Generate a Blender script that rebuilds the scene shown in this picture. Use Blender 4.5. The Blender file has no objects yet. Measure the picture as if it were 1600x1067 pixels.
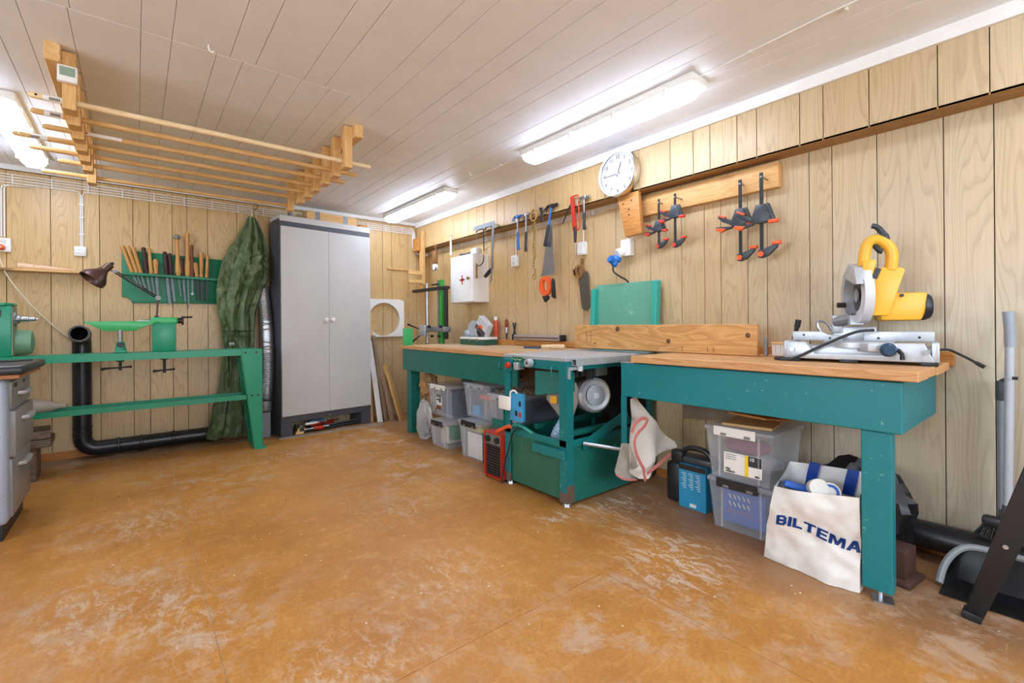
import bpy, bmesh, math, random
from mathutils import Vector, Matrix, Euler, noise as mnoise
random.seed(7)
SC = bpy.context.scene
COL = SC.collection
PI = math.pi

# ------------------------------------------------------------------ camera
FPX = 723.43; YAW = math.radians(39.105); ROLL = math.radians(0.446)
cam_data = bpy.data.cameras.new('camera'); cam = bpy.data.objects.new('camera', cam_data); COL.objects.link(cam)
cam_data.sensor_width = 36.0; cam_data.lens = 36.0 * FPX / 1600.0
cam_data.shift_y = -(533.5 - 506.92) / 1600.0
cam_data.clip_start = 0.02
Fv = Vector((math.sin(YAW), math.cos(YAW), 0)); Rv = Vector((math.cos(YAW), -math.sin(YAW), 0)); Zv = Vector((0, 0, 1))
cr = math.cos(ROLL) * Rv - math.sin(ROLL) * Zv
cu = math.sin(ROLL) * Rv + math.cos(ROLL) * Zv
m = Matrix.Identity(4)
for i in range(3):
    m[i][0] = cr[i]; m[i][1] = cu[i]; m[i][2] = -Fv[i]
m[2][3] = 1.0
cam.matrix_world = m
SC.camera = cam

# ------------------------------------------------------------------ world, daylight, exposure
LAMP = 12.0          # emission of the fluorescent diffusers
DAY = 48.0           # daylight coming in at each window
w = bpy.data.worlds.new('sky'); SC.world = w; w.use_nodes = True
bg = w.node_tree.nodes['Background']; bg.inputs[0].default_value = (0.75, 0.86, 1.0, 1); bg.inputs[1].default_value = 1.0

def daylight(name, loc, rot, sx, sy, power):
    l = bpy.data.lights.new(name, 'AREA'); l.shape = 'RECTANGLE'; l.size = sx; l.size_y = sy; l.energy = power
    l.color = (0.80, 0.90, 1.0)
    o = bpy.data.objects.new(name, l); COL.objects.link(o); o.location = loc; o.rotation_euler = rot
    return o
daylight('daylight_front', (0.6, -2.32, 1.45), (PI/2, 0, 0), 2.2, 1.1, DAY)
daylight('daylight_left', (-3.12, 1.2, 1.45), (PI/2, 0, -PI/2), 2.0, 1.1, DAY)
vs = SC.view_settings
vs.view_transform = 'Standard'; vs.look = 'None'; vs.exposure = 0.96; vs.gamma = 1.0; vs.use_curve_mapping = False
try:
    SC.cycles.use_denoising = True; SC.cycles.max_bounces = 8; SC.cycles.diffuse_bounces = 5
    SC.cycles.transparent_max_bounces = 16; SC.cycles.caustics_reflective = False; SC.cycles.caustics_refractive = False
    SC.cycles.sample_clamp_indirect = 6.0
except Exception:
    pass

# ------------------------------------------------------------------ materials
def lin(h):
    h = h.lstrip('#'); c = [int(h[i:i+2], 16) / 255 for i in (0, 2, 4)]
    return tuple((x / 12.92 if x <= .04045 else ((x + .055) / 1.055) ** 2.4) for x in c) + (1,)
class NT:
    def __init__(s, name):
        s.m = bpy.data.materials.new(name); s.m.use_nodes = True; s.t = s.m.node_tree
        s.bsdf = s.t.nodes['Principled BSDF']; s.out = s.t.nodes['Material Output']
    def n(s, kind, **kw):
        x = s.t.nodes.new(kind)
        for k, v in kw.items(): setattr(x, k, v)
        return x
    def l(s, a, b): s.t.links.new(a, b)
    def math(s, op, a, b=None, c=None):
        x = s.n('ShaderNodeMath', operation=op)
        for i, v in enumerate((a, b, c)):
            if v is None: continue
            if isinstance(v, (int, float)): x.inputs[i].default_value = v
            else: s.l(v, x.inputs[i])
        return x.outputs[0]
    def mix(s, fac, a, b, mode='MIX'):
        x = s.n('ShaderNodeMix', data_type='RGBA', blend_type=mode)
        for i, v in ((0, fac), (6, a), (7, b)):
            if isinstance(v, (int, float)): x.inputs[i].default_value = v
            elif isinstance(v, tuple): x.inputs[i].default_value = v
            elif isinstance(v, str): x.inputs[i].default_value = lin(v)
            else: s.l(v, x.inputs[i])
        return x.outputs[2]
    def ramp(s, fac, stops, interp='LINEAR'):
        x = s.n('ShaderNodeValToRGB'); x.color_ramp.interpolation = interp
        e = x.color_ramp.elements
        while len(e) < len(stops): e.new(0.5)
        for i, (p, c) in enumerate(stops):
            e[i].position = p; e[i].color = lin(c) if isinstance(c, str) else (c, c, c, 1)
        s.l(fac, x.inputs[0]); return x.outputs[0]
    def coords(s, kind='Object', scale=(1, 1, 1), off=None, rot=(0, 0, 0)):
        if kind == 'World': c = s.n('ShaderNodeNewGeometry').outputs['Position']
        else: c = s.n('ShaderNodeTexCoord').outputs[kind]
        mp = s.n('ShaderNodeMapping'); mp.inputs['Scale'].default_value = scale; mp.inputs['Rotation'].default_value = rot
        s.l(c, mp.inputs[0])
        if off is not None:
            a = s.n('ShaderNodeVectorMath', operation='ADD'); s.l(mp.outputs[0], a.inputs[0]); s.l(off, a.inputs[1]); return a.outputs[0]
        return mp.outputs[0]
    def rnd(s, mul=40.0):
        r = s.n('ShaderNodeObjectInfo').outputs['Random']
        v = s.n('ShaderNodeCombineXYZ')
        a = s.math('MULTIPLY', r, mul); b = s.math('MULTIPLY', r, mul * 1.7)
        s.l(a, v.inputs[0]); s.l(b, v.inputs[1]); s.l(a, v.inputs[2]); return v.outputs[0], r
    def noise(s, co, scale=5, detail=3, rough=.5, dist=0):
        x = s.n('ShaderNodeTexNoise'); s.l(co, x.inputs['Vector'])
        x.inputs['Scale'].default_value = scale; x.inputs['Detail'].default_value = detail
        x.inputs['Roughness'].default_value = rough; x.inputs['Distortion'].default_value = dist
        return x.outputs[0]
    def bump(s, h, strength=.2, dist=.005):
        b = s.n('ShaderNodeBump'); b.inputs['Strength'].default_value = strength; b.inputs['Distance'].default_value = dist
        s.l(h, b.inputs['Height']); s.l(b.outputs[0], s.bsdf.inputs['Normal'])
    def fin(s, col, rough=.5, metal=0.0, spec=.5):
        if isinstance(col, str): s.bsdf.inputs['Base Color'].default_value = lin(col)
        else: s.l(col, s.bsdf.inputs['Base Color'])
        if isinstance(rough, (int, float)): s.bsdf.inputs['Roughness'].default_value = rough
        else: s.l(rough, s.bsdf.inputs['Roughness'])
        s.bsdf.inputs['Metallic'].default_value = metal; s.bsdf.inputs['Specular IOR Level'].default_value = spec
        return s.m
MATS = {}
def mat(name, col, col2=None, rough=.5, metal=0.0, scale=14, amount=.5, bump=0.0, bscale=60, spec=.5):
    """plain surface with slight mottling and optional fine relief"""
    if name in MATS: return MATS[name]
    t = NT(name); co = t.coords('Object')
    n = t.noise(co, scale, 4, .6)
    c2 = col2 or col
    f = t.ramp(n, [(.35, 0.0), (.7, amount)])
    c = t.mix(f, col, c2)
    if bump: t.bump(t.noise(co, bscale, 3), bump, .003)
    MATS[name] = t.fin(c, rough, metal, spec); return MATS[name]
def worn(name, col, chip, scale=30, lo=.68, hi=.72, rough=.4, col2=None):
    """paint with small chips and scratches through to another colour"""
    if name in MATS: return MATS[name]
    t = NT(name); off, r = t.rnd(); co = t.coords('Object', off=off)
    big = t.noise(co, 3, 3); base = t.mix(t.ramp(big, [(.3, 0.0), (.75, 1.0)]), col, col2 or col)
    n1 = t.noise(co, scale, 5, .7); f = t.ramp(n1, [(lo, 0.0), (hi, 1.0)])
    c = t.mix(f, base, chip)
    t.bump(t.noise(co, 90, 2), .05, .002)
    MATS[name] = t.fin(c, rough); return MATS[name]
def wood(name, light, dark, axis='X', scale=1.0, rough=.55, knots=True, ring=9.0, contrast=1.0):
    """solid timber with grain along the given local axis"""
    if name in MATS: return MATS[name]
    t = NT(name); off, r = t.rnd()
    sc = {'X': (.9, 9, 9), 'Y': (9, .9, 9), 'Z': (9, 9, .9)}[axis]
    sc = tuple(v * scale for v in sc)
    co = t.coords('Object', sc, off)
    n = t.noise(co, 1.6, 4, .55, .6)
    rings = t.math('FRACT', t.math('MULTIPLY', n, ring))
    rings = t.ramp(rings, [(0.0, 0.0), (.75, 1.0), (1.0, 0.1)])
    fine = t.noise(co, 14, 3, .7)
    f = t.math('MULTIPLY', t.math('ADD', t.math('MULTIPLY', rings, .55), t.math('MULTIPLY', fine, .45)), contrast)
    c = t.mix(f, light, dark)
    if knots:
        v = t.n('ShaderNodeTexVoronoi'); k = tuple(x * 1.2 * scale for x in {'X': (1.2, 3, 3), 'Y': (3, 1.2, 3), 'Z': (3, 3, 1.2)}[axis])
        co2 = t.coords('Object', k, off); t.l(co2, v.inputs['Vector']); v.inputs['Scale'].default_value = 1.0
        kf = t.ramp(v.outputs['Distance'], [(.05, 1.0), (.12, 0.0)])
        c = t.mix(t.math('MULTIPLY', kf, .75), c, '6b3d1a')
    c = t.mix(t.math('MULTIPLY', r, .25), c, t.mix(.5, c, dark))
    t.bump(f, .12, .002)
    MATS[name] = t.fin(c, rough); return MATS[name]
def wall_panel():
    t = NT('wall_panel_woodgrain'); off, r = t.rnd(60)
    # arches: distorted distance field, stretched along the height of the board
    co = t.coords('Object', (5.5, 1, .55), off)
    n = t.noise(co, 1.1, 2, .5)
    rings = t.math('FRACT', t.math('MULTIPLY', n, 26))
    line = t.ramp(rings, [(0.0, 0.0), (.55, .15), (.85, 1.0), (1.0, 0.0)])
    fine = t.noise(t.coords('Object', (120, 1, 2.5), off), 1.0, 3, .7)
    f = t.math('ADD', t.math('MULTIPLY', line, .3), t.math('MULTIPLY', fine, .45))
    warm = t.mix(f, 'e0c08a', 'a67f4a')
    grey = t.mix(f, 'd2c6ae', '9f9078')
    g = t.noise(t.coords('World', (1.1, 1.1, .8)), 1.0, 2, .4)
    sep = t.n('ShaderNodeSeparateXYZ'); t.l(t.n('ShaderNodeNewGeometry').outputs['Position'], sep.inputs[0])
    # greyer boards: the long wall towards the near end and the lower back wall below the tool rack
    near = t.n('ShaderNodeMapRange'); t.l(sep.outputs[1], near.inputs[0]); near.inputs[1].default_value = 3.1; near.inputs[2].default_value = .6
    low = t.n('ShaderNodeMapRange'); t.l(sep.outputs[2], low.inputs[0]); low.inputs[1].default_value = 1.35; low.inputs[2].default_value = .75
    grey_mix = t.math('ADD', t.math('MULTIPLY', near.outputs[0], .9), t.math('MULTIPLY', low.outputs[0], .5))
    grey_mix = t.math('MULTIPLY', grey_mix, t.ramp(g, [(.3, .35), (.62, 1.0)]))
    c = t.mix(grey_mix, warm, grey)
    c = t.mix(t.math('MULTIPLY', r, .3), c, t.mix(1.0, c, 'd9c7a2', 'MULTIPLY'))
    t.bump(fine, .05, .001)
    return t.fin(c, .38, 0, .45)
def floor_mat():
    t = NT('floor_hardboard_ochre'); co = t.coords('World')
    n1 = t.noise(co, 2.2, 6, .62); n2 = t.noise(co, 6.5, 9, .74, .4); n3 = t.noise(co, 70, 5, .75); n4 = t.noise(co, .8, 3, .5)
    base = t.mix(t.ramp(n1, [(.3, 0.0), (.7, 1.0)]), 'cf9142', 'b0722e')
    base = t.mix(t.math('MULTIPLY', t.ramp(n3, [(.38, 0.0), (.66, 1.0)]), .5), base, '96672f')
    n5 = t.noise(co, 16, 8, .72, .2)
    base = t.mix(t.math('MULTIPLY', t.ramp(n5, [(.52, 0.0), (.68, 1.0)]), .4), base, 'dcab6a')
    # browner band along and under the long bench
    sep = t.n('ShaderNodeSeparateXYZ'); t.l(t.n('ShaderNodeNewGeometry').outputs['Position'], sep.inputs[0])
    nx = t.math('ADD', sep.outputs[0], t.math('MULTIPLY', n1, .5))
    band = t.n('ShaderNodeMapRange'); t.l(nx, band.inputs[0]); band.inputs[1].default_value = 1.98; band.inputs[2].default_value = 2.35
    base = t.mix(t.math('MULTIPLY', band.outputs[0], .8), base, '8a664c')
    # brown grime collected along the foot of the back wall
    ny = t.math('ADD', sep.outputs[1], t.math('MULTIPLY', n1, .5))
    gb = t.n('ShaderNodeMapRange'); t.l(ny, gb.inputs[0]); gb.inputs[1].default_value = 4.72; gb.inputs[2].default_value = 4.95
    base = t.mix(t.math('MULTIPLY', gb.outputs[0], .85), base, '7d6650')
    # pale worn dust
    dust = t.math('MULTIPLY', t.ramp(n2, [(.49, 0.0), (.61, 1.0)]), t.ramp(n4, [(.43, 0.0), (.64, 1.0)]))
    base = t.mix(t.math('MULTIPLY', dust, .75), base, 'c4ab93')
    # patches scraped white
    st = t.ramp(t.noise(t.coords('World', (9, 4, 1), rot=(0, 0, .6)), 2.4, 9, .78, .8), [(.50, 0.0), (.58, 1.0)])
    for (x, y, rx, ry, k) in ((1.72, 1.05, .36, .30, 1.0), (.95, 1.62, .30, .35, .55), (1.15, 2.35, .40, .30, .4), (.15, 1.9, .18, .5, .5), (.95, 3.9, .6, .35, .4), (1.75, 1.72, .3, .12, .9), (.05, 3.0, .5, .35, .45), (2.12, 1.6, .32, .2, 1.0), (-.1, 2.2, .3, .5, .6), (1.9, 1.3, .3, .5, .5), (.5, 1.35, .35, .3, .6)):
        vx = t.math('DIVIDE', t.math('SUBTRACT', sep.outputs[0], x), rx); vy = t.math('DIVIDE', t.math('SUBTRACT', sep.outputs[1], y), ry)
        d = t.math('SQRT', t.math('ADD', t.math('MULTIPLY', vx, vx), t.math('MULTIPLY', vy, vy)))
        f = t.ramp(d, [(0.1, 1.0), (1.0, 0.0)])
        f = t.math('MULTIPLY', f, st)
        base = t.mix(t.math('MULTIPLY', f, .75 * k), base, 'd8cbbb')
    # two oil stains with soft ragged edges
    for (x, y, r_) in ((-.072, 2.79, .035), (-.38, 2.79, .03), (.047, 2.755, .016)):
        vx = t.math('DIVIDE', t.math('SUBTRACT', sep.outputs[0], x), r_ * 1.5); vy = t.math('DIVIDE', t.math('SUBTRACT', sep.outputs[1], y), r_)
        d = t.math('ADD', t.math('SQRT', t.math('ADD', t.math('MULTIPLY', vx, vx), t.math('MULTIPLY', vy, vy))), t.math('MULTIPLY', n5, 1.6))
        base = t.mix(t.math('MULTIPLY', t.ramp(d, [(.75, 1.0), (1.0, 0.0)]), .75), base, '4c3c2c')
    # scratches
    sc = t.noise(t.coords('World', (1.2, 40, 1), rot=(0, 0, .9)), 1.5, 3, .6, 1.2)
    base = t.mix(t.math('MULTIPLY', t.ramp(sc, [(.70, 0.0), (.74, 1.0)]), .3), base, 'e3d2b8')
    sp = t.n('ShaderNodeTexVoronoi'); t.l(co, sp.inputs['Vector']); sp.inputs['Scale'].default_value = 11
    base = t.mix(t.math('MULTIPLY', t.ramp(sp.outputs['Distance'], [(.035, 1.0), (.05, 0.0)]), .8), base, 'eee3d2')
    dk = t.noise(co, 3.1, 5, .75, .3)
    base = t.mix(t.math('MULTIPLY', t.ramp(dk, [(.70, 0.0), (.78, 1.0)]), .6), base, '4a3a2c')
    t.bump(t.math('ADD', n3, n2), .10, .003)
    rough = t.math('ADD', t.math('MULTIPLY', n2, .35), .28)
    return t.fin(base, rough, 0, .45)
M_WALL = wall_panel(); M_FLOOR = floor_mat()
M_CEIL = mat('ceiling_board_white', 'eef1f4', 'e4e7ea', rough=.5, scale=6, amount=.6, bump=.08, bscale=40)
M_TRIM = mat('trim_white', 'f0efec', 'e6e4df', rough=.45)
M_DARK = mat('gap_dark', '2a231b', '1d1812', rough=.9)
M_SEAM = mat('floor_seam', 'd2bfa4', 'a08a6c', rough=.9)
M_CGAP = mat('ceiling_gap', 'cac4be', 'bab4ae', rough=.9)
M_SOFF = wood('soffit_underside_wood', 'b58a50', '8a6232', 'Y', knots=False)
M_BASE = wood('baseboard_wood', 'c9843e', 'a05f22', 'X', knots=False)
M_PINE = wood('pine', 'e8c38a', 'cb9850', 'X')
M_PINEY = wood('pine_y', 'e8c38a', 'cb9850', 'Y')
M_PINEZ = wood('pine_z', 'e6bd80', 'cd9a54', 'Z', knots=False)
M_OLDPINE = wood('orange_pine_y', 'd59a52', 'a9682a', 'Y')
M_TOPWOOD = wood('worn_top_y', 'e2b683', 'b87d42', 'Y')
M_PALE = wood('pale_top_y', 'dcc3a2', 'b8925f', 'Y')
M_TEAL = worn('teal_paint', '0d8088', '7fb9b2', 42, .655, .69, .42, '0a7880')
M_GTEAL = worn('green_teal_paint', '1c7468', '86b0a2', 42, .655, .69, .4, '176a62')
M_STL = worn('saw_frame_teal', '107a7a', '8ab8b0', 42, .65, .69, .38, '0e6f72')
M_LATHE = worn('lathe_green_paint', '189068', '8fc8ae', 50, .68, .71, .35, '168a68')
M_BGREEN = worn('bright_green_paint', '3fb56a', '9ad8a8', 50, .74, .78, .35, '35a85f')
M_STEEL = mat('steel', 'b9bcc0', '8f9296', rough=.32, metal=.9, scale=30)
M_ALU = mat('aluminium_cast', 'ccd2d8', 'b2b8c0', rough=.42, metal=.55, scale=20)
M_GREYM = mat('grey_metal', '8f9192', '6d6f70', rough=.5, metal=.5)
M_BLACK = mat('black_plastic', '1e2023', '2b2d31', rough=.45)
M_BLKMET = mat('black_metal', '26282a', '3a3632', rough=.45, metal=.3)
M_PIPE = mat('black_drain_pipe', '17181c', '2c2d31', rough=.33, scale=10)
M_WHITE = mat('white_plastic', 'f0efea', 'e4e2dc', rough=.35)
M_WPAINT = mat('white_paint', 'e9e6e0', 'd6d1c8', rough=.5, scale=5)
M_RED = mat('red_paint', 'c8321f', 'a8281a', rough=.4)
M_ORANGE = mat('orange_plastic', 'f0632a', 'd8521f', rough=.4)
M_YEL = mat('yellow_plastic', 'f2b93a', 'e0a42c', rough=.4, scale=6)
M_BLUE = mat('blue_plastic', '1f6fc4', '1a5fa8', rough=.4)
M_GLASSY = None
def clear(name, tint='dfe8f2', alpha=.10, rough=.12):
    if name in MATS: return MATS[name]
    t = NT(name); t.fin(tint, rough)
    tr = t.n('ShaderNodeBsdfTransparent'); mx = t.n('ShaderNodeMixShader')
    lw = t.n('ShaderNodeLayerWeight'); lw.inputs[0].default_value = .35
    f = t.math('ADD', t.math('MULTIPLY', lw.outputs['Facing'], .30), alpha)
    t.l(f, mx.inputs[0]); t.l(tr.outputs[0], mx.inputs[1]); t.l(t.bsdf.outputs[0], mx.inputs[2]); t.l(mx.outputs[0], t.out.inputs[0])
    MATS[name] = t.m; return t.m
M_CLEAR = clear('clear_box_plastic'); M_PANE = clear('window_glass', 'ffffff', .03, .05)
M_FILM = clear('clear_bag_film', 'dfe3e6', .35, .2)
def emis(name, col, s):
    t = NT(name); t.fin('ffffff', .3); t.bsdf.inputs['Emission Color'].default_value = lin(col); t.bsdf.inputs['Emission Strength'].default_value = s
    return t.m
M_TUBE = emis('lit_diffuser', 'd8e5ff', LAMP)

# ------------------------------------------------------------------ mesh builder
TM = {}                                        # world matrix of things and parts, by object name
class B:
    def __init__(s): s.bm = bmesh.new()
    def _add(s, vs, fs):
        v = [s.bm.verts.new(p) for p in vs]
        for f in fs:
            try: s.bm.faces.new([v[i] for i in f])
            except ValueError: pass
        return v
    def box(s, a, b, bev=0, seg=2):
        c = [(a[i] + b[i]) / 2 for i in range(3)]; d = [abs(b[i] - a[i]) for i in range(3)]
        return s.obox(c, d, None, bev, seg)
    def obox(s, c, d, rot=None, bev=0, seg=2):
        M = Matrix.Translation(c)
        if rot is not None: M = M @ (rot.to_4x4() if isinstance(rot, Matrix) else Euler(rot).to_matrix().to_4x4())
        r = bmesh.ops.create_cube(s.bm, size=1.0); vs = r['verts']
        for v in vs: v.co = Vector((v.co.x * d[0], v.co.y * d[1], v.co.z * d[2]))
        if bev:
            es = list({e for v in vs for e in v.link_edges})
            r2 = bmesh.ops.bevel(s.bm, geom=es, offset=bev, segments=seg, profile=.5, affect='EDGES')
            vs = list({v for f in r2['faces'] for v in f.verts} | {v for v in vs if v.is_valid})
        for v in vs: v.co = M @ v.co
        return s
    def cyl(s, p0, p1, r0, r1=None, n=14, cap=True):
        return s.lathe([(r0, 0), (r0 if r1 is None else r1, (Vector(p1) - Vector(p0)).length)], p0, Vector(p1) - Vector(p0), n, cap)
    def lathe(s, prof, p0, axis, n=18, cap=True, squash=None):
        ax = Vector(axis).normalized(); p0 = Vector(p0)
        ref = Vector((0, 0, 1)) if abs(ax.z) < .9 else Vector((1, 0, 0))
        u = ax.cross(ref).normalized(); v = ax.cross(u)
        rings = []
        for r, t in prof:
            ring = []
            for k in range(n):
                a = 2 * PI * k / n
                q = u * (math.cos(a) * r * (squash or 1)) + v * (math.sin(a) * r)
                ring.append(s.bm.verts.new(p0 + ax * t + q))
            rings.append(ring)
        for a, b in zip(rings, rings[1:]):
            for k in range(n):
                s.bm.faces.new((a[k], a[(k + 1) % n], b[(k + 1) % n], b[k]))
        if cap:
            for rg, rv in ((rings[0], True), (rings[-1], False)):
                s.bm.faces.new(list(reversed(rg)) if rv else rg)
        return s
    def tube(s, pts, r, n=8, cap=True, closed=False):
        P = [Vector(p) for p in pts]; N = len(P)
        rs = r if isinstance(r, (list, tuple)) else [r] * N
        T = []
        for i in range(N):
            a = P[i - 1] if (i > 0 or closed) else P[i]; b = P[(i + 1) % N] if (i < N - 1 or closed) else P[i]
            T.append((b - a).normalized())
        ref = Vector((0, 0, 1)) if abs(T[0].z) < .9 else Vector((1, 0, 0))
        u = T[0].cross(ref).normalized(); rings = []
        for i in range(N):
            u = (u - T[i] * u.dot(T[i])); u = u.normalized() if u.length > 1e-6 else T[i].orthogonal().normalized()
            v = T[i].cross(u)
            rings.append([s.bm.verts.new(P[i] + (u * math.cos(2 * PI * k / n) + v * math.sin(2 * PI * k / n)) * rs[i]) for k in range(n)])
        prs = list(zip(rings, rings[1:])) + ([(rings[-1], rings[0])] if closed else [])
        for a, b in prs:
            for k in range(n): s.bm.faces.new((a[k], a[(k + 1) % n], b[(k + 1) % n], b[k]))
        if cap and not closed:
            s.bm.faces.new(list(reversed(rings[0]))); s.bm.faces.new(rings[-1])
        return s
    def prism(s, poly, vec, bev=0):
        vec = Vector(vec); n = len(poly)
        a = [s.bm.verts.new(Vector(p)) for p in poly]; b = [s.bm.verts.new(Vector(p) + vec) for p in poly]
        fs = [s.bm.faces.new(a), s.bm.faces.new(list(reversed(b)))]
        for i in range(n): fs.append(s.bm.faces.new((a[(i + 1) % n], a[i], b[i], b[(i + 1) % n])))
        if bev:
            es = list({e for f in fs for e in f.edges})
            bmesh.ops.bevel(s.bm, geom=es, offset=bev, segments=2, profile=.5, affect='EDGES')
        return s
    def sheet(s, f, nu, nv):
        g = [[s.bm.verts.new(f(i / nu, j / nv)) for j in range(nv + 1)] for i in range(nu + 1)]
        for i in range(nu):
            for j in range(nv): s.bm.faces.new((g[i][j], g[i + 1][j], g[i + 1][j + 1], g[i][j + 1]))
        return s
    def ball(s, c, r, n=10, sc=(1, 1, 1)):
        rr = bmesh.ops.create_uvsphere(s.bm, u_segments=n, v_segments=max(6, n // 2 + 2), radius=r)
        for v in rr['verts']: v.co = Vector((v.co.x * sc[0], v.co.y * sc[1], v.co.z * sc[2])) + Vector(c)
        return s
    def thick(s, t):
        bmesh.ops.solidify(s.bm, geom=list(s.bm.faces), thickness=t); return s
    def xf(s, M):
        bmesh.ops.transform(s.bm, matrix=M, verts=list(s.bm.verts)); return s
    def done(s, name, material, parent=None, angle=.6, recalc=True):
        if recalc: bmesh.ops.recalc_face_normals(s.bm, faces=list(s.bm.faces))
        if parent is not None:
            T = TM[parent.name]
        else:
            xs = [v.co for v in s.bm.verts]
            lo = [min(c[i] for c in xs) for i in range(3)]; hi = [max(c[i] for c in xs) for i in range(3)]
            T = Matrix.Translation(((lo[0] + hi[0]) / 2, (lo[1] + hi[1]) / 2, lo[2]))
        bmesh.ops.transform(s.bm, matrix=T.inverted(), verts=list(s.bm.verts))
        me = bpy.data.meshes.new(name); s.bm.to_mesh(me); s.bm.free()
        me.materials.append(material)
        me.shade_smooth(); me.set_sharp_from_angle(angle=angle)
        o = bpy.data.objects.new(name, me); COL.objects.link(o)
        if parent is not None: o.parent = parent
        else: o.matrix_world = T
        TM[o.name] = T
        return o
def tag(o, label, cat, group=None, kind=None):
    o['label'] = label; o['category'] = cat
    if group: o['group'] = group
    if kind: o['kind'] = kind
    return o
def thing(name, label, cat, loc=(0, 0, 0), rotz=0.0, group=None):
    o = bpy.data.objects.new(name, None); COL.objects.link(o); o.empty_display_size = .05
    o.location = loc; o.rotation_euler = (0, 0, rotz)
    TM[o.name] = Matrix.Translation(loc) @ Matrix.Rotation(rotz, 4, 'Z')
    return tag(o, label, cat, group)
def struct(o): o['kind'] = 'structure'; return o
def dup(root, loc, label, rotz=None):
    r = root.copy(); COL.objects.link(r); r.location = loc
    if rotz is not None: r.rotation_euler = (0, 0, rotz)
    r['label'] = label
    for ch in root.children:
        c = ch.copy(); COL.objects.link(c); c.parent = r
        for g in ch.children:
            d = g.copy(); COL.objects.link(d); d.parent = c
    return r
def arc(c, r, a0, a1, n, f): return [f(c, r, a0 + (a1 - a0) * i / n) for i in range(n + 1)]
def spline(pts, n=6):
    P = [Vector(p) for p in pts]; out = []
    for i in range(len(P) - 1):
        p0 = P[max(i - 1, 0)]; p1 = P[i]; p2 = P[i + 1]; p3 = P[min(i + 2, len(P) - 1)]
        for k in range(n):
            t = k / n
            out.append(.5 * ((2 * p1) + (p2 - p0) * t + (2 * p0 - 5 * p1 + 4 * p2 - p3) * t * t + (3 * p1 - p0 - 3 * p2 + p3) * t ** 3))
    out.append(P[-1]); return out
def part_copy(src, parent, M):
    """another piece alike, sharing mesh data, placed at local matrix M under parent"""
    o = src.copy(); COL.objects.link(o); o.parent = parent; o.matrix_basis = M; TM[o.name] = TM[parent.name] @ M
    return o

# ------------------------------------------------------------------ the room
XW, XS, YB, ZC, ZS = 2.667, 2.548, 4.899, 2.185, 1.866
XL, YF = -3.0, -2.2
ZT = 2.127
floor = struct(B().box((XL, YF, -.12), (XW, YB, -.0025)).done('floor', M_SEAM))
ceiling = struct(B().box((XL, YF, ZC + .004), (XW + .1, YB + .1, ZC + .12)).done('ceiling', M_CGAP))
wall_back = struct(B().box((XL - .1, YB + .008, -.12), (XW + .1, YB + .12, ZC + .1)).done('wall_back', M_DARK))
wall_right = struct(B().box((XW + .008, YF - .1, -.12), (XW + .12, YB + .01, ZC + .1)).done('wall_right', M_DARK))
def wall_with_hole(name, axis, pos, t, lo, hi, h0, h1, z0, z1):
    b = B()
    def bx(a0, a1, zz0, zz1):
        if axis == 'x': b.box((pos - t, a0, zz0), (pos, a1, zz1))
        else: b.box((a0, pos - t, zz0), (a1, pos, zz1))
    bx(lo, h0, -.12, ZC + .1); bx(h1, hi, -.12, ZC + .1); bx(h0, h1, -.12, z0); bx(h0, h1, z1, ZC + .1)
    return struct(b.done(name, M_WPAINT))
wall_left = wall_with_hole('wall_left', 'x', XL, .1, YF - .1, YB + .01, .2, 2.2, .9, 2.0)
wall_front = wall_with_hole('wall_front', 'y', YF, .1, XL, XW + .01, -.5, 1.7, .9, 2.0)
def window(name, axis, pos, a0, a1, z0, z1):
    b = B()
    def bx(p, q, zz0, zz1, d0=-.07, d1=-.02):
        if axis == 'x': b.box((pos + d0, p, zz0), (pos + d1, q, zz1))
        else: b.box((p, pos + d0, zz0), (q, pos + d1, zz1))
    f = .05
    bx(a0, a0 + f, z0, z1); bx(a1 - f, a1, z0, z1); bx(a0 + f, a1 - f, z0, z0 + f); bx(a0 + f, a1 - f, z1 - f, z1)
    mid = (a0 + a1) / 2; bx(mid - .025, mid + .025, z0 + f, z1 - f)
    o = struct(b.done(name, M_TRIM))
    for (p, q) in ((a0 + f, mid - .025), (mid + .025, a1 - f)):
        b = B()
        if axis == 'x': b.box((pos - .048, p, z0 + f), (pos - .044, q, z1 - f))
        else: b.box((p, pos - .048, z0 + f), (q, pos - .044, z1 - f))
        b.done('pane', M_PANE, o)
window('window_1', 'x', XL, .2, 2.2, .9, 2.0); window('window_2', 'y', YF, -.5, 1.7, .9, 2.0)
# floor sheets of painted hardboard, each its own panel
def fsheet(x0, x1, y0, y1):
    g = .0011
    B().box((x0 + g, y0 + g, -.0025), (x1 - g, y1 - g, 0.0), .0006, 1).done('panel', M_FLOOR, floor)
cols = [(-3.0, -2.318, (1.0, 3.44)), (-2.318, -1.062, (.1, 2.54)), (-1.062, .194, (-.08, 2.364)), (.194, 1.451, (-1.22, 1.22, 3.66)), (1.451, XW, (-.1, 2.34))]
for x0, x1, js in cols:
    ys = [YF] + list(js) + [YB]
    for a, c in zip(ys, ys[1:]): fsheet(x0, x1, a, c)
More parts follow.
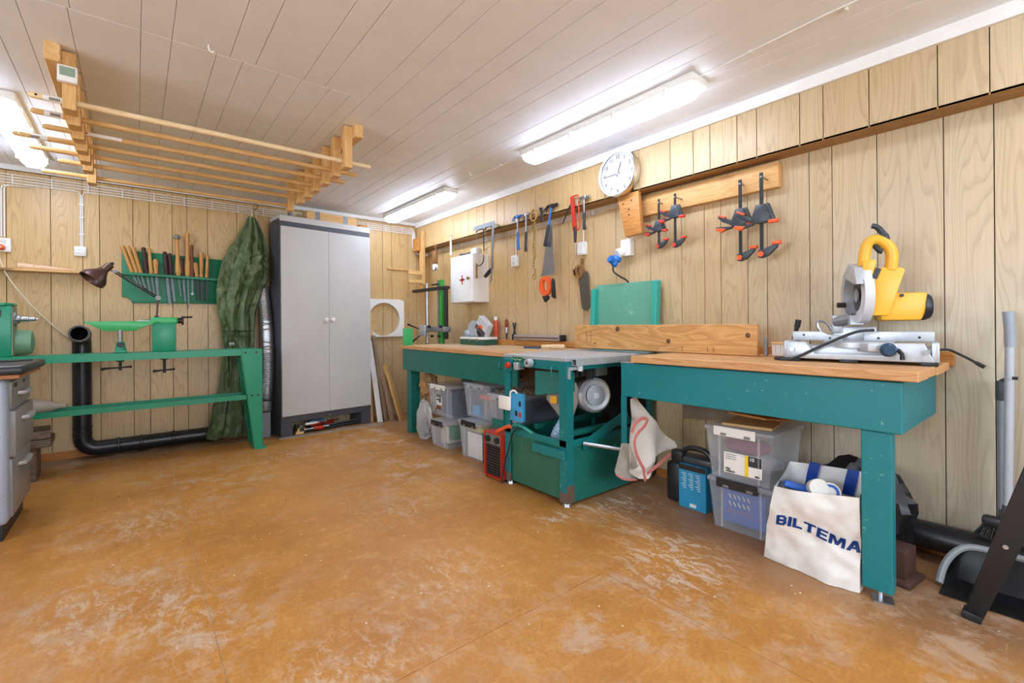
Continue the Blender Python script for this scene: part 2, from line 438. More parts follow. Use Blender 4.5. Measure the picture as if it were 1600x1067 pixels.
# ceiling boards
def cboard(x0, x1, y0, y1):
    B().box((x0 + .001, y0 + .0008, ZC), (x1 - .001, y1 - .0008, ZC + .004), .0015, 1).done('board', M_CEIL, ceiling)
xs = []; k = -10
while True:
    x = .024 + .3055 * k; k += 1
    for q in (x, x + .1):
        if XL < q < XS + .02: xs.append(q)
    if x > XS: break
xs = [XL] + xs + [XS + .1]
for i, (a, c) in enumerate(zip(xs, xs[1:])):
    if a < .93:
        cboard(a, c, YF, 2.364)
    else:
        j = (3.05, 2.0, 3.6, 2.75, 3.3)[i % 5]; cboard(a, c, YF, j); cboard(a, c, j, YB)
xf = [XL, -2.6, -2.34, -1.9, -1.64, -1.4, -1.14, -1.04, -.78, -.68, -.42, -.33, -.19, .024, .124, .281, .381, .53, .63, .764, .864, .93]
xend = [x for x in xs if x > .93][0]
xf[-1] = xend - .0 if xend - .93 < .2 else .93
i0 = [q for q in xs if q >= .93][0]
for a, c in zip(xf, xf[1:]): cboard(a, c, 2.364, YB)
# wall boards (vertical grooved panelling), local x = width
def plank(parent, p0, p1, z0, z1, side):
    w2 = abs(p1 - p0) / 2 - .0016; c = (p0 + p1) / 2; h = (z1 - z0)
    b = B(); b.box((-w2, -.004, 0), (w2, .004, h), .0016, 1)
    me = bpy.data.meshes.new('plank'); bmesh.ops.recalc_face_normals(b.bm, faces=list(b.bm.faces)); b.bm.to_mesh(me); b.bm.free()
    me.materials.append(M_WALL)
    o = bpy.data.objects.new('plank', me); COL.objects.link(o); o.parent = parent
    if side == 'back': M = Matrix.Translation((c, YB + .004, z0))
    elif side == 'right': M = Matrix.Translation((XW + .004, c, z0)) @ Matrix.Rotation(-PI / 2, 4, 'Z')
    else: M = Matrix.Translation((XS + .004, c, z0)) @ Matrix.Rotation(-PI / 2, 4, 'Z')
    o.matrix_basis = TM[parent.name].inverted() @ M
gy = [0.218, 0.367, 0.595, 0.773, 0.873, 1.077, 1.18, 1.333, 1.435, 1.586, 1.813, 1.991, 2.095, 2.305, 2.405, 2.56, 2.666, 2.819, 3.055, 3.231, 3.338, 3.542, 3.66, 3.81, 3.93, 4.08, 4.31, 4.49, 4.60, 4.78]
gy = [YF, -2.0, -1.8, -1.6, -1.38, -1.2, -1.0, -.85, -.64, -.46, -.35, -.15, -.04, .11] + gy + [YB]
for a, c in zip(gy, gy[1:]): plank(wall_right, a, c, 0.0, ZS + .02, 'right')
gx = [XL, -2.8, -2.6, -2.35, -2.15, -2.05, -1.85, -1.7, -1.55, -1.3, -1.12, -1.0, -.722, -.493, -.316, -.217, -.013, .093, .248, .351, .501, .728, .905, 1.0, 1.21, 1.31, 1.46, 1.57, 1.72, 1.95, 2.135, 2.241, 2.445, 2.55, XW]
for a, c in zip(gx, gx[1:]): plank(wall_back, a, c, 0.0, ZT + .02, 'back')
# boxed-in soffit along the long wall
soffit = struct(B().box((XS + .008, YF, ZS + .012), (XW + .008, YB, ZC + .01)).done('wall_soffit', M_DARK))
for a, c in zip(gy, gy[1:]): plank(soffit, a, c, ZS, ZT + .02, 'soffit')
B().box((XS, YF, ZS), (XW, YB, ZS + .012), .001, 1).done('underside_board', M_SOFF, soffit)
struct(B().box((XS - .02, YF, ZT), (XS, YB - .02, ZC)).done('trim_1', M_TRIM))
struct(B().box((XL, YB - .02, 2.15), (XS, YB, ZC)).done('trim_2', M_TRIM))
struct(B().box((XL, YB - .014, 0), (.5, YB, .06), .002, 1).done('baseboard_back', M_BASE))
struct(B().box((XW - .012, YF, 0), (XW, YB - .014, .05), .002, 1).done('baseboard_right', M_BASE))

# ------------------------------------------------------------------ ceiling lamps
def lamp(label, x, y0, y1, wd=.145):
    cy = (y0 + y1) / 2; t = thing('fluorescent_lamp', label, 'ceiling lamp', (x, cy, ZC - .1), 0, 'fluorescent ceiling lamps')
    b = B(); b.box((x - wd / 2, y0, ZC - .045), (x + wd / 2, y1, ZC), .012); b.done('housing', M_WHITE, t)
    # diffuser: rounded trough with chamfered ends
    sec = [(-wd / 2 + .004, -.04), (-wd / 2 + .012, -.066), (-wd / 4, -.092), (wd / 4, -.092), (wd / 2 - .012, -.066), (wd / 2 - .004, -.04)]
    b = B(); rows = []
    for (y, s, d) in ((y0 + .006, .62, .45), (y0 + .045, .92, .92), (y0 + .09, 1, 1), (y1 - .09, 1, 1), (y1 - .045, .92, .92), (y1 - .006, .62, .45)):
        rows.append([b.bm.verts.new((x + px * s, y, ZC - .04 + (pz + .04) * d)) for px, pz in sec])
    for r0, r1 in zip(rows, rows[1:]):
        for i in range(len(sec) - 1): b.bm.faces.new((r0[i], r0[i + 1], r1[i + 1], r1[i]))
        b.bm.faces.new((r0[-1], r0[0], r1[0], r1[-1]))
    b.bm.faces.new(rows[0]); b.bm.faces.new(list(reversed(rows[-1])))
    b.done('diffuser', M_TUBE, t)
    for sx in (-1, 1):
        for i in range(4):
            y = y0 + (y1 - y0) * (.12 + .253 * i)
            B().box((x + sx * (wd / 2 - .004), y - .012, ZC - .062), (x + sx * (wd / 2 + .005), y + .012, ZC - .03), .002, 1).done('clip', M_WHITE, t)
    return t
lamp('long fluorescent ceiling lamp beside the wall clock', 2.10, 1.14, 2.41)
lamp('fluorescent ceiling lamp in the far corner beyond the grey cabinet', 2.12, 3.42, 4.70)
lamp('fluorescent ceiling lamp above the lathe beside the dowel rack', -.53, 3.36, 4.56)
lamp('added unseen fluorescent ceiling lamp behind the viewer over the bench end', 2.10, -1.4, -.13)  # unseen lamp added behind the camera, lights the bench fronts
lamp('added unseen fluorescent ceiling lamp over the middle of the room behind the viewer', -.53, -.6, .67)  # second unseen lamp, added to even out the room light

# ------------------------------------------------------------------ near workbench (teal, timber top)
def plankbox(parent, a, b, material, name='plank', bev=.003): return B().box(a, b, bev, 1).done(name, material, parent)
t = thing('workbench', 'teal timber workbench with thick plank top carrying the yellow mitre saw', 'workbench', (2.35, .96, 0))
xs_ = [2.02, 2.18, 2.335, 2.49, 2.635]
for i, (a, c) in enumerate(zip(xs_, xs_[1:])):
    plankbox(t, (a + .0008, .343 + (0, .004, .0, .006)[i], .795), (c - .0008, 1.50, .83 - (0, .001, .002, .001)[i]), M_TOPWOOD)
plankbox(t, (2.05, .392, .607), (2.078, 1.585, .789), M_TEAL, 'front_apron')
plankbox(t, (2.079, .392, .607), (2.64, .420, .789), M_TEAL, 'end_apron')
plankbox(t, (2.079, 1.555, .607), (2.64, 1.584, .785), M_TEAL, 'end_apron')
for (x, y) in ((2.065, .424),):
    l = plankbox(t, (x, y, .03), (x + .05, y + .09, .795 if x > 2.1 else .606), M_TEAL, 'leg')
    b = B(); b.cyl((x + .02, y + .04, 0.003), (x + .02, y + .04, .04), .008, n=10); b.obox((x + .01, y + .03, .003), (.06, .06, .006), (0, 0, .3)); b.done('levelling_foot', M_STEEL, l)
B().box((2.056, 1.553, .325), (2.060, 1.590, .607)).box((2.060, 1.586, .325), (2.095, 1.590, .607)).done('corner_post', M_TEAL, t)
plankbox(t, (2.05, 1.503, .786), (2.10, 1.585, .792), M_STEEL, 'corner_plate', .001)
plankbox(t, (2.636, .335, .812), (2.662, 1.52, .872), M_OLDPINE, 'back_rail')

# ------------------------------------------------------------------ far workbench
t = thing('workbench', 'long green workbench with rough plank top along the far end of the wall', 'workbench', (2.3, 3.15, 0))
xs_ = [1.93, 2.07, 2.21, 2.36, 2.51, 2.655]
for i, (a, c) in enumerate(zip(xs_, xs_[1:])):
    plankbox(t, (a + .0008, 2.335, .780), (c - .0008, 4.05, .812 - .0012 * (i % 2)), M_TOPWOOD if i == 0 else M_PALE)
plankbox(t, (1.95, 2.35, .585), (1.975, 4.035, .779), M_GTEAL, 'front_apron')
plankbox(t, (1.976, 4.010, .585), (2.64, 4.035, .779), M_GTEAL, 'end_apron')
for (x, y) in ((1.955, 3.925), (2.58, 3.925), (2.58, 2.40)):
    plankbox(t, (x + .02 if x < 2 else x, y, .0), (x + .115, y + .075, .584 if x < 2 else .78), M_GTEAL, 'leg')
plankbox(t, (2.635, 2.30, .813), (2.66, 3.62, .862), M_OLDPINE, 'back_rail')

# ------------------------------------------------------------------ table saw between the benches
t = thing('table_saw', 'green angle-iron table saw with steel top and open motor between the benches', 'table saw', (2.15, 2.05, 0))
x0, x1, y0, y1 = 1.81, 2.62, 1.765, 2.305
def angle_leg(x, y, sx, sy, z0, z1, par, w_=.055, th=.006, m_=M_STL, nm='leg'):
    b = B(); b.box((x, y, z0), (x + sx * w_, y + sy * th, z1)); b.box((x, y + sy * th, z0), (x + sx * th, y + sy * w_, z1))
    return b.done(nm, m_, par)
for (x, y, sx, sy) in ((x0, y0, 1, 1), (x0, y1, 1, -1), (x1, y0, -1, 1), (x1, y1, -1, -1)):
    l = angle_leg(x, y, sx, sy, .02, .79, t)
    if x == x0:
        B().box((x - .0008, y - sy * .0008, .022), (x + sx * .056, y - sy * .0001, .085 + .03 * (y == y0))).box((x - .0008, y, .022), (x - .0001, y + sy * .056, .075)).done('scuffed_end', mat('scuffed_steel', '6e5a4c', '4a3a30', rough=.6, scale=50), l)
    B().cyl((x + sx * .025, y + sy * .025, 0), (x + sx * .025, y + sy * .025, .022), .026, .02, 16).done('foot', M_STEEL, l)
B().box((x0 - .006, y0 - .006, .795), (x1, y1, .815), .002, 1).done('table_top', M_ALU, t)
b = B(); b.box((x0 - .004, y0 - .003, .745), (x0 + .006, y1, .795)); b.box((x0 + .006, y0 - .003, .745), (x1, y0 + .004, .795)); b.done('top_frame', M_STL, t)
# body panels, closed box under the frame
b = B()
b.box((x0 + .012, y0 + .03, .03), (x0 + .016, y1 - .03, .33)); b.done('front_panel', worn('saw_panel_green', '2c6b56', '7aa890', 42, .66, .70, .4, '28624f'), t)
B().box((x0 + .03, y0 + .012, .012), (x1 - .03, y0 + .016, .33)).done('side_panel', M_GTEAL, t)
B().box((x0 + .03, y1 - .016, .03), (x1 - .03, y1 - .012, .33)).done('side_panel', M_GTEAL, t)
B().box((x0 + .02, y0 + .02, .03), (x1 - .03, y1 - .02, .036)).done('bottom_panel', M_GTEAL, t)
b = B(); b.box((x0, y0 + .004, .322), (x0 + .05, y1, .328)); b.box((x0, y0 + .004, .328), (x0 + .005, y1, .362)); b.done('front_rail', M_STL, t)
b = B(); b.box((x0 + .05, y0, .322), (x1, y0 + .05, .328)); b.box((x0 + .05, y0 - .002, .328), (x1, y0 + .004, .362)); b.done('side_rail', M_STL, t)
B().box((x0 - .022, y0 + .005, .262), (x0 - .001, y0 + .26, .312), .002, 1).done('stop_channel', M_STL, t)
B().box((x1 - .02, y0 + .06, .03), (x1 - .012, y1 - .06, .79)).done('inner_shade_panel', M_DARK, t)  # dark sheet added to stand in for the shade inside the saw
# diagonal brace and rod towards the near bench
b = B(); b.obox((2.13, y0 - .01, .385), (.42, .008, .05), (0, -.32, 0)); b.done('diagonal_brace', M_STL, t)
B().cyl((1.93, y0 - .012, .335), (2.06, 1.60, .31), .010, n=10).done('support_rod', M_STEEL, t)
# sliding fence rail on the end
b = B(); b.box((1.845, y0 - .045, .772), (2.50, y0 - .008, .776)); b.box((1.845, y0 - .045, .776), (2.50, y0 - .041, .806)); b.box((1.845, y0 - .012, .776), (2.50, y0 - .008, .806)); b.box((1.845, y0 - .045, .806), (2.50, y0 - .008, .810)); b.done('fence_rail', M_ALU, t)
b = B(); b.box((1.822, y0 - .018, .70), (1.826, y0 + .03, .765)); b.box((1.826, y0 - .018, .748), (1.92, y0 - .014, .765)); b.cyl((1.89, y0 - .03, .742), (1.89, y0 - .03, .77), .016, n=10); b.done('rail_bracket', M_ALU, t)
# pull handles on the legs
for y in (y0 + .085, y1 + .02):
    B().tube(spline([(x0, y, .765), (x0 - .028, y, .762), (x0 - .03, y, .742), (x0 - .028, y, .722), (x0, y, .718)], 3), .004, 6).done('handle', M_STL, t)
# switch box with emergency stop
s_ = B().box((x0 - .03, 2.205, .715), (x0 - .001, 2.285, .79), .003, 1).done('switch_box', M_STL, t)
b = B(); b.cyl((x0 - .03, 2.215, .752), (x0 - .042, 2.215, .752), .010, n=14); b.cyl((x0 - .042, 2.215, .752), (x0 - .055, 2.215, .752), .020, .018, 18); b.done('stop_button', M_RED, s_)
B().box((x0 - .028, 2.145, .725), (x0 + .03, 2.185, .77), .004).done('junction_box', M_ALU, t)
b = B(); b.cyl((x0 - .012, 2.035, .775), (x0 - .05, 2.035, .775), .022, n=18); b.cyl((x0 - .004, 2.035, .775), (x0 - .05, 2.035, .775), .008, n=8)
for k in range(10):
    a = 2 * PI * k / 10; b.cyl((x0 - .014, 2.035 + .022 * math.cos(a), .775 + .022 * math.sin(a)), (x0 - .048, 2.035 + .022 * math.cos(a), .775 + .022 * math.sin(a)), .003, n=6)
b.done('height_knob', M_ALU, t)
nl = B().box((x0 - .008, 2.12, .775), (x0 - .0045, 2.22, .802)).done('name_plate', mat('plate_green', '176a44', '1d7a50'), t)
for (yy, z_, l_) in ((2.212, .789, .018), (2.19, .785, .014), (2.17, .789, .012), (2.15, .786, .015), (2.135, .789, .008)):
    B().obox((x0 - .0088, yy, z_), (.001, l_, .004), (.5, 0, 0)).done('print_mark', M_WHITE, nl)
# motor
mo = B(); c = Vector((2.105, 1.835, .580)); ax = Vector((.42, .9, -.05)).normalized()
mo.lathe([(.062, .022), (.086, .012), (.102, .03), (.105, .085), (.100, .10)], c - ax * .06, ax, 32)
mot = mo.done('motor', M_ALU, t)
b = B(); b.cyl(c + ax * .03, c + ax * .26, .090, n=30)
for k in range(26):
    a = 2 * PI * k / 26; u = ax.cross(Vector((0, 0, 1))).normalized(); v = ax.cross(u); d = u * math.cos(a) + v * math.sin(a); e = u * -math.sin(a) + v * math.cos(a)
    p = [c + ax * .04 + d * .089 + e * .002, c + ax * .04 + d * .102 + e * .0015, c + ax * .04 + d * .102 - e * .0015, c + ax * .04 + d * .089 - e * .002]
    b.prism(p, ax * .2)
b.done('cooling_fins', M_GREYM, mot)
gr = B(); u = ax.cross(Vector((0, 0, 1))).normalized(); v = ax.cross(u); cc = c - ax * .0485
gr.lathe([(.060, 0), (.060, .004)], cc, ax, 28); gr.done('fan_cover', mat('fan_dark', '17181a'), mot)
b = B()
for k in range(-5, 6):
    o_ = k * .0105; L = math.sqrt(max(0, .060 ** 2 - o_ ** 2))
    if L > .01:
        for (d, e) in ((u, v), (v, u)):
            q = cc - ax * .0015 + d * o_
            b.prism([q + e * L + d * .0021, q + e * L - d * .0021, q - e * L - d * .0021, q - e * L + d * .0021], -ax * .003)
b.prism([cc - ax * .004 + u * .016 + v * .016, cc - ax * .004 - u * .016 + v * .016, cc - ax * .004 - u * .016 - v * .016, cc - ax * .004 + u * .016 - v * .016], -ax * .002)
b.done('grille', M_ALU, mot)
# arbor block, terminal box, guards
b = B(); b.box((1.97, 1.80, .70), (2.16, 1.93, .765), .006); b.box((2.0, 1.79, .68), (2.06, 1.80, .735)); b.cyl((1.96, 1.84, .715), (1.93, 1.84, .715), .025, n=14); b.done('arbor_carriage', M_BLKMET, t)
B().box((2.07, 1.775, .695), (2.17, 1.80, .755), .004).done('terminal_box', mat('smoky', '565a58', '3c403e', rough=.2), t)
b = B(); b.prism([(1.90, 1.80, .725), (1.84, 2.05, .725), (1.84, 2.05, .58), (1.90, 1.80, .62)], (.02, .006, 0)); b.done('belt_guard', M_GTEAL, t)
b = B(); b.prism([(1.99, 1.86, .66), (1.89, 1.98, .62), (1.88, 2.0, .56), (1.93, 1.92, .44), (1.99, 1.89, .44), (2.02, 1.85, .58)], (.05, .05, 0), .006); b.done('dust_chute', mat('grey_chute', '8b887c', '74716a', rough=.5), t)
b = B(); b.prism([(1.872, 1.90, .545), (1.872, 1.955, .54), (1.872, 1.955, .582), (1.872, 1.90, .587)], (-.003, -.001, 0)); b.done('warning_label', M_YEL, t)
b = B(); pts = spline([(1.98, 1.93, .45), (1.965, 1.95, .40), (1.95, 1.98, .34), (1.93, 2.0, .24)], 8)
b.tube(pts, [.034 + (.003 if i % 2 else 0) for i in range(len(pts))], 16); b.done('dust_hose', mat('hose_blueclear', 'a9c4dc', '86a6c4', rough=.3), t)
B().box((1.80, 2.305, .35), (1.86, 2.312, .50)).done('gusset', M_GTEAL, t)
b = B(); b.box((1.90, 2.1, .36), (2.5, 2.13, .39)); b.box((1.9, 1.83, .36), (2.5, 1.86, .39)); b.done('inner_rails', M_GTEAL, t)

# ------------------------------------------------------------------ lathe stand with bed, tailstock, tool rest and headstock
t = thing('wood_lathe', 'green wood lathe on a sheet-steel stand against the back wall', 'lathe', (-.2, 4.4, 0))
b = B(); b.box((-1.15, 4.262, .768), (.80, 4.268, .818)); b.box((-1.15, 4.268, .812), (.80, 4.345, .818)); b.done('front_bed_rail', M_LATHE, t)
b = B(); b.box((-1.15, 4.494, .768), (.80, 4.50, .818)); b.box((-1.15, 4.425, .812), (.80, 4.494, .818)); b.done('rear_bed_rail', M_LATHE, t)
b = B(); b.prism([(.655, 4.262, .815), (.80, 4.262, .815), (.805, 4.262, .015), (.745, 4.262, .015)], (0, -.006, 0)); b.box((.80, 4.256, .015), (.806, 4.46, .815)); b.done('leg', M_LATHE, t)
b = B(); b.prism([(.655, 4.50, .815), (.80, 4.50, .815), (.805, 4.50, .015), (.745, 4.50, .015)], (0, .006, 0)); b.done('leg', M_LATHE, t)
b = B(); b.prism([(.652, 4.27, .80), (.658, 4.27, .80), (.748, 4.27, .02), (.742, 4.27, .02)], (0, .05, 0)); b.done('leg_flange', M_LATHE, t)
B().box((.745, 4.235, 0), (.83, 4.50, .014), .002, 1).done('foot_plate', M_LATHE, t)
for (x, z) in ((.685, .79), (.765, .79), (.73, .44), (.775, .44)): B().cyl((x, 4.256, z), (x, 4.251, z), .008, n=10).done('bolt', M_BLKMET, t)
b = B(); b.prism([(-1.15, 4.262, .815), (-1.0, 4.262, .815), (-1.09, 4.262, .015), (-1.155, 4.262, .015)], (0, -.006, 0)); b.done('leg', M_LATHE, t)
b = B(); b.prism([(-1.15, 4.50, .815), (-1.0, 4.50, .815), (-1.09, 4.50, .015), (-1.155, 4.50, .015)], (0, .006, 0)); b.done('leg', M_LATHE, t)
b = B(); b.box((-1.05, 4.270, .41), (.70, 4.276, .448)); b.box((-1.05, 4.276, .410), (.70, 4.47, .414)); b.box((-1.05, 4.47, .41), (.70, 4.476, .448)); b.done('lower_shelf', M_LATHE, t)
# tailstock
ts = B().box((.095, 4.335, .818), (.238, 4.455, 1.03), .008).done('tailstock', M_LATHE, t)
B().box((.083, 4.34, 1.02), (.25, 4.45, 1.075), .016, 3).done('tailstock_barrel', M_BGREEN, ts)
b = B(); b.cyl((.25, 4.395, 1.05), (.275, 4.395, 1.05), .022, n=16); b.cyl((.275, 4.395, 1.05), (.288, 4.395, 1.05), .034, n=20); b.cyl((.283, 4.395, 1.075), (.345, 4.395, 1.078), .007, n=8); b.done('handwheel', M_BLKMET, ts)
B().lathe([(.011, 0), (.011, .05), (.003, .075)], (.085, 4.395, 1.047), (-1, 0, 0), 12).done('centre_point', M_STEEL, ts)
def clamp_handle(x, y, zt, zb, par, L):
    b = B(); b.cyl((x, y, zt), (x, y, zb), .009, n=12); b.cyl((x, y, .768), (x, y, .755), .028, .024, 16)
    b.done('clamp_bolt', M_BLKMET, par)
    b = B(); z = zb + .02; b.tube([(x - L, y - .01, z - .004), (x - L + .05, y - .008, z), (x, y, z), (x + .05, y, z + .003), (x + .065, y, z + .004)], [.011, .006, .005, .007, .009], 8); b.done('clamp_lever', M_BLACK, par)
clamp_handle(.167, 4.385, .80, .655, ts, .07)
# tool rest
tr = B().prism([(-.283, 4.30, 1.042), (.128, 4.30, 1.046), (.10, 4.30, 1.03), (-.008, 4.30, .975), (-.17, 4.30, .975), (-.26, 4.30, 1.03)], (0, .012, 0), .003).done('tool_rest_plate', M_BGREEN, t)
b = B(); b.cyl((-.085, 4.32, .87), (-.085, 4.31, .985), .014, n=14); b.done('rest_post', M_STEEL, tr)
b = B(); b.box((-.115, 4.28, .818), (-.05, 4.46, .842), .006); b.lathe([(.032, 0), (.022, .06)], (-.085, 4.32, .84), (0, 0, 1), 16); b.done('rest_banjo', M_LATHE, tr)
b = B(); b.cyl((-.085, 4.318, .878), (-.085, 4.275, .878), .022, .018, 8); b.done('rest_lock_knob', M_BLACK, tr)
clamp_handle(-.088, 4.385, .80, .69, tr, .105)
# headstock
hs = B().box((-.98, 4.31, .818), (-.615, 4.46, 1.145), .008).done('headstock', M_LATHE, t)
b = B(); b.prism([(-.99, 4.30, 1.145), (-.645, 4.30, 1.145), (-.61, 4.34, 1.145), (-.61, 4.46, 1.145), (-.99, 4.46, 1.145)], (0, 0, .018), .003); b.done('headstock_lid', M_LATHE, hs)
b = B(); b.prism([(-.615, 4.31, .825), (-.615, 4.46, .825), (-.615, 4.46, 1.14), (-.615, 4.31, 1.14)], (.004, 0, 0)); b.done('end_plate', mat('greygreen_cast', '8d9a80', '78866d', rough=.55), hs)
b = B(); b.cyl((-.611, 4.38, 1.06), (-.603, 4.38, 1.06), .048, n=24)
for k in range(4):
    a = PI / 4 + k * PI / 2; b.cyl((-.603, 4.38 + .036 * math.cos(a), 1.06 + .036 * math.sin(a)), (-.597, 4.38 + .036 * math.cos(a), 1.06 + .036 * math.sin(a)), .006, n=8)
b.done('bearing_flange', M_GREYM, hs)
B().lathe([(.026, 0), (.026, .018), (.019, .022), (.019, .055), (.0145, .058), (.0145, .085), (.006, .09), (.005, .10)], (-.603, 4.38, 1.06), (1, 0, 0), 18).done('spindle', M_STEEL, hs)
b = B(); b.box((-.80, 4.306, 1.075), (-.66, 4.309, 1.118)); np_ = b.done('name_plate', M_BLACK, hs)
b = B(); b.tube([(-.683 + .014 * math.cos(a), 4.3045, 1.097 + .009 * math.sin(a)) for a in [i * PI / 8 for i in range(16)]], .0022, 5, closed=True); b.done('letter_o', M_WHITE, np_)
b = B(); b.box((-.85, 4.306, .84), (-.668, 4.309, 1.012)); dl = b.done('data_label', M_WHITE, hs)
b = B(); b.box((-.78, 4.3045, .855), (-.69, 4.3055, .90)); b.done('warning_triangle', mat('label_yellow', 'f4d32e'), dl)
b = B(); b.box((-.84, 4.3045, .93), (-.678, 4.3055, .933)); b.box((-.70, 4.3045, .855), (-.699, 4.3055, .99)); b.done('label_lines', M_GREYM, dl)
# motor behind the headstock
b = B(); b.lathe([(.03, 0), (.075, .01), (.085, .04), (.085, .20)], (-.53, 4.46, .905), (-1, 0, 0), 22); b.done('drive_motor', mat('pale_green_motor', '7fae8c', '6a9a78', rough=.5), hs)

# ------------------------------------------------------------------ steel desk at the left edge
t = thing('steel_desk', 'grey steel desk with worn drawers and black top at the left edge', 'desk', (-1.1, 3.45, 0))
M_DESK = worn('desk_grey_daylight_tint', 'a9b6cb', '4a4a4c', 26, .66, .68, .4, '9ca8bb')  # bluish daylight is painted into the grey of the carcass
dx = -.46; M_DESKF = worn('desk_drawer_face', '8f8f8d', '4a4642', 22, .66, .69, .38, '7d7c79')
B().box((-1.7, 3.18, .075), (dx - .012, 3.72, .765), .022, 3).done('carcass', M_DESK, t)
B().box((-1.68, 3.20, 0), (dx - .03, 3.70, .075)).done('plinth', M_BLACK, t)
b = B(); b.box((-1.8, 3.125, .782), (-.405, 3.78, .825), .016, 3); b.done('desk_top', mat('black_linoleum', '23262b', '34383e', rough=.4), t)
B().box((-1.78, 3.14, .765), (-.425, 3.765, .782)).done('top_substrate', wood('substrate', 'b97a48', '8a5228', 'X', knots=False), t)
for i, (za, zb, bulge) in enumerate(((.615, .745, 0), (.385, .605, .012), (.10, .375, 0))):
    d = B().box((dx - .02, 3.225, za), (dx + bulge, 3.705, zb), .005).done('drawer', M_DESKF, t)
    zh = zb - .05 if i else (za + zb) / 2
    xh = dx + bulge
    b = B(); b.prism([(xh, 3.36, zh + .006), (xh + .028, 3.38, zh + .006), (xh + .034, 3.46, zh + .006), (xh + .028, 3.56, zh + .006), (xh, 3.58, zh + .006), (xh, 3.57, zh - .016), (xh + .02, 3.54, zh - .016), (xh + .025, 3.46, zh - .016), (xh + .02, 3.40, zh - .016), (xh, 3.37, zh - .016)][:5], (0, 0, -.018), .004); b.done('handle', M_ALU, d)
    if i == 0:
        B().box((dx, 3.26, .715), (dx + .003, 3.33, .735)).done('label_holder', M_BLKMET, d); B().box((dx, 3.50, .72), (dx + .003, 3.55, .735)).done('label_holder', M_BLKMET, d); B().cyl((dx, 3.60, .728), (dx + .006, 3.60, .728), .008, n=10).done('lock', M_STEEL, d)

tag(B().tube(spline([(-.95, 3.30, .829), (-.75, 3.42, .829), (-.62, 3.36, .845), (-.52, 3.52, .829), (-.44, 3.62, .829)], 7), .004, 6).done('loose_cable', M_BLACK), 'black cable lying across the black desk top', 'cable')
# ------------------------------------------------------------------ tall cabinet, turned slightly
CL = Matrix.Translation((1.006, 4.53, 0)) @ Matrix.Rotation(math.radians(6.5), 4, 'Z')
t = thing('storage_cabinet', 'tall light-grey two-door cabinet with dark frame and round white knobs', 'cabinet', (1.006, 4.53, 0), math.radians(6.5))
M_CAB = mat('cabinet_dark_frame', '4b4d55', '3d3f46', rough=.5); M_DOOR = mat('cabinet_door_grey', 'c6c5c2', 'b9b8b6', rough=.45, scale=3)
Wc, Dc, Hc = .877, .255, 2.005
def cb(a, b_, m_, nm, par=t, bev=.002): return B().box(a, b_, bev, 1).xf(CL).done(nm, m_, par)
cb((0, .002, .16), (.018, Dc, Hc - .03), M_CAB, 'side_panel'); cb((Wc - .018, .002, .16), (Wc, Dc, Hc - .03), M_CAB, 'side_panel')
cb((0, -.004, Hc - .055), (Wc, Dc, Hc), M_DOOR, 'top_panel'); cb((.0, -.002, Hc - .10), (Wc, .02, Hc - .056), M_CAB, 'top_rail')
cb((.018, Dc - .01, .16), (Wc - .018, Dc, Hc - .06), M_CAB, 'back_panel'); cb((0, -.002, .125), (Wc, Dc, .182), M_CAB, 'bottom_rail')
for (a, c, kx) in ((.006, Wc / 2 - .001, Wc / 2 - .032), (Wc / 2 + .001, Wc - .006, Wc / 2 + .032)):
    d = cb((a, -.018, .185), (c, .002, Hc - .102), M_DOOR, 'door')
    B().lathe([(.008, 0), (.008, .012), (.018, .018), (.019, .026), (.012, .031)], (kx, -.018, 1.06), (0, -1, 0), 18).xf(CL).done('knob', M_WHITE, d)
for (x, y) in ((0, 0), (Wc - .1, 0)): cb((x, y, 0), (x + .10, Dc, .125), M_CAB, 'leg')
B().cyl((Wc / 2, -.004, .15), (Wc / 2, -.012, .15), .009, n=12).xf(CL).done('lock', M_STEEL, t)

# ------------------------------------------------------------------ dowel rack under the ceiling
DY = [2.78, 2.98, 3.18, 3.38, 3.58, 3.78, 4.08]
def rack(xb, sx, label):
    t = thing('ceiling_rack', label, 'rack', (xb, 3.45, 1.92), 0, 'halves of the wooden dowel rack')
    B().box((xb - .025, 2.68, ZC - .075), (xb + .025, 4.28, ZC), .003, 1).done('ceiling_beam', M_PINEY, t)
    for i, y in enumerate(DY):
        a, c = sorted((xb + sx * .025, xb + sx * .07))
        B().box((a, y - .055, 1.935), (c, y - .012, ZC - .006), .002, 1).done('hanger', M_PINEZ, t)
        B().box((a, y - .012, 1.935), (c, y + .014, 1.968), .002, 1).done('hook', M_PINEZ, t)
        B().box((a, y + .014, 1.935), (c, y + .03, 2.03), .002, 1).done('peg', M_PINEZ, t)
    return t
rack(-.262, 1, 'left wooden rack beam with stepped hangers and a white display'); rack(1.03, -1, 'wooden rack beam with stepped hangers above the grey cabinet')
spans = [(-.345, 1.135), (-.362, 1.125), (-.345, 1.115), (-.475, 1.02), (-.44, 1.05), (-.35, 1.06), (-.45, .99)]
dl = ['palest wooden dowel, nearest the viewer on the ceiling rack', 'second wooden dowel on the ceiling rack, with a barcode sticker', 'third wooden dowel on the ceiling rack, with a long white label', 'fourth dowel on the ceiling rack, with a drilled hanging hole', 'fifth plain wooden dowel on the ceiling rack', 'sixth wooden dowel on the ceiling rack, shortest at the lamp', 'last wooden dowel on the ceiling rack, closest to the back wall']
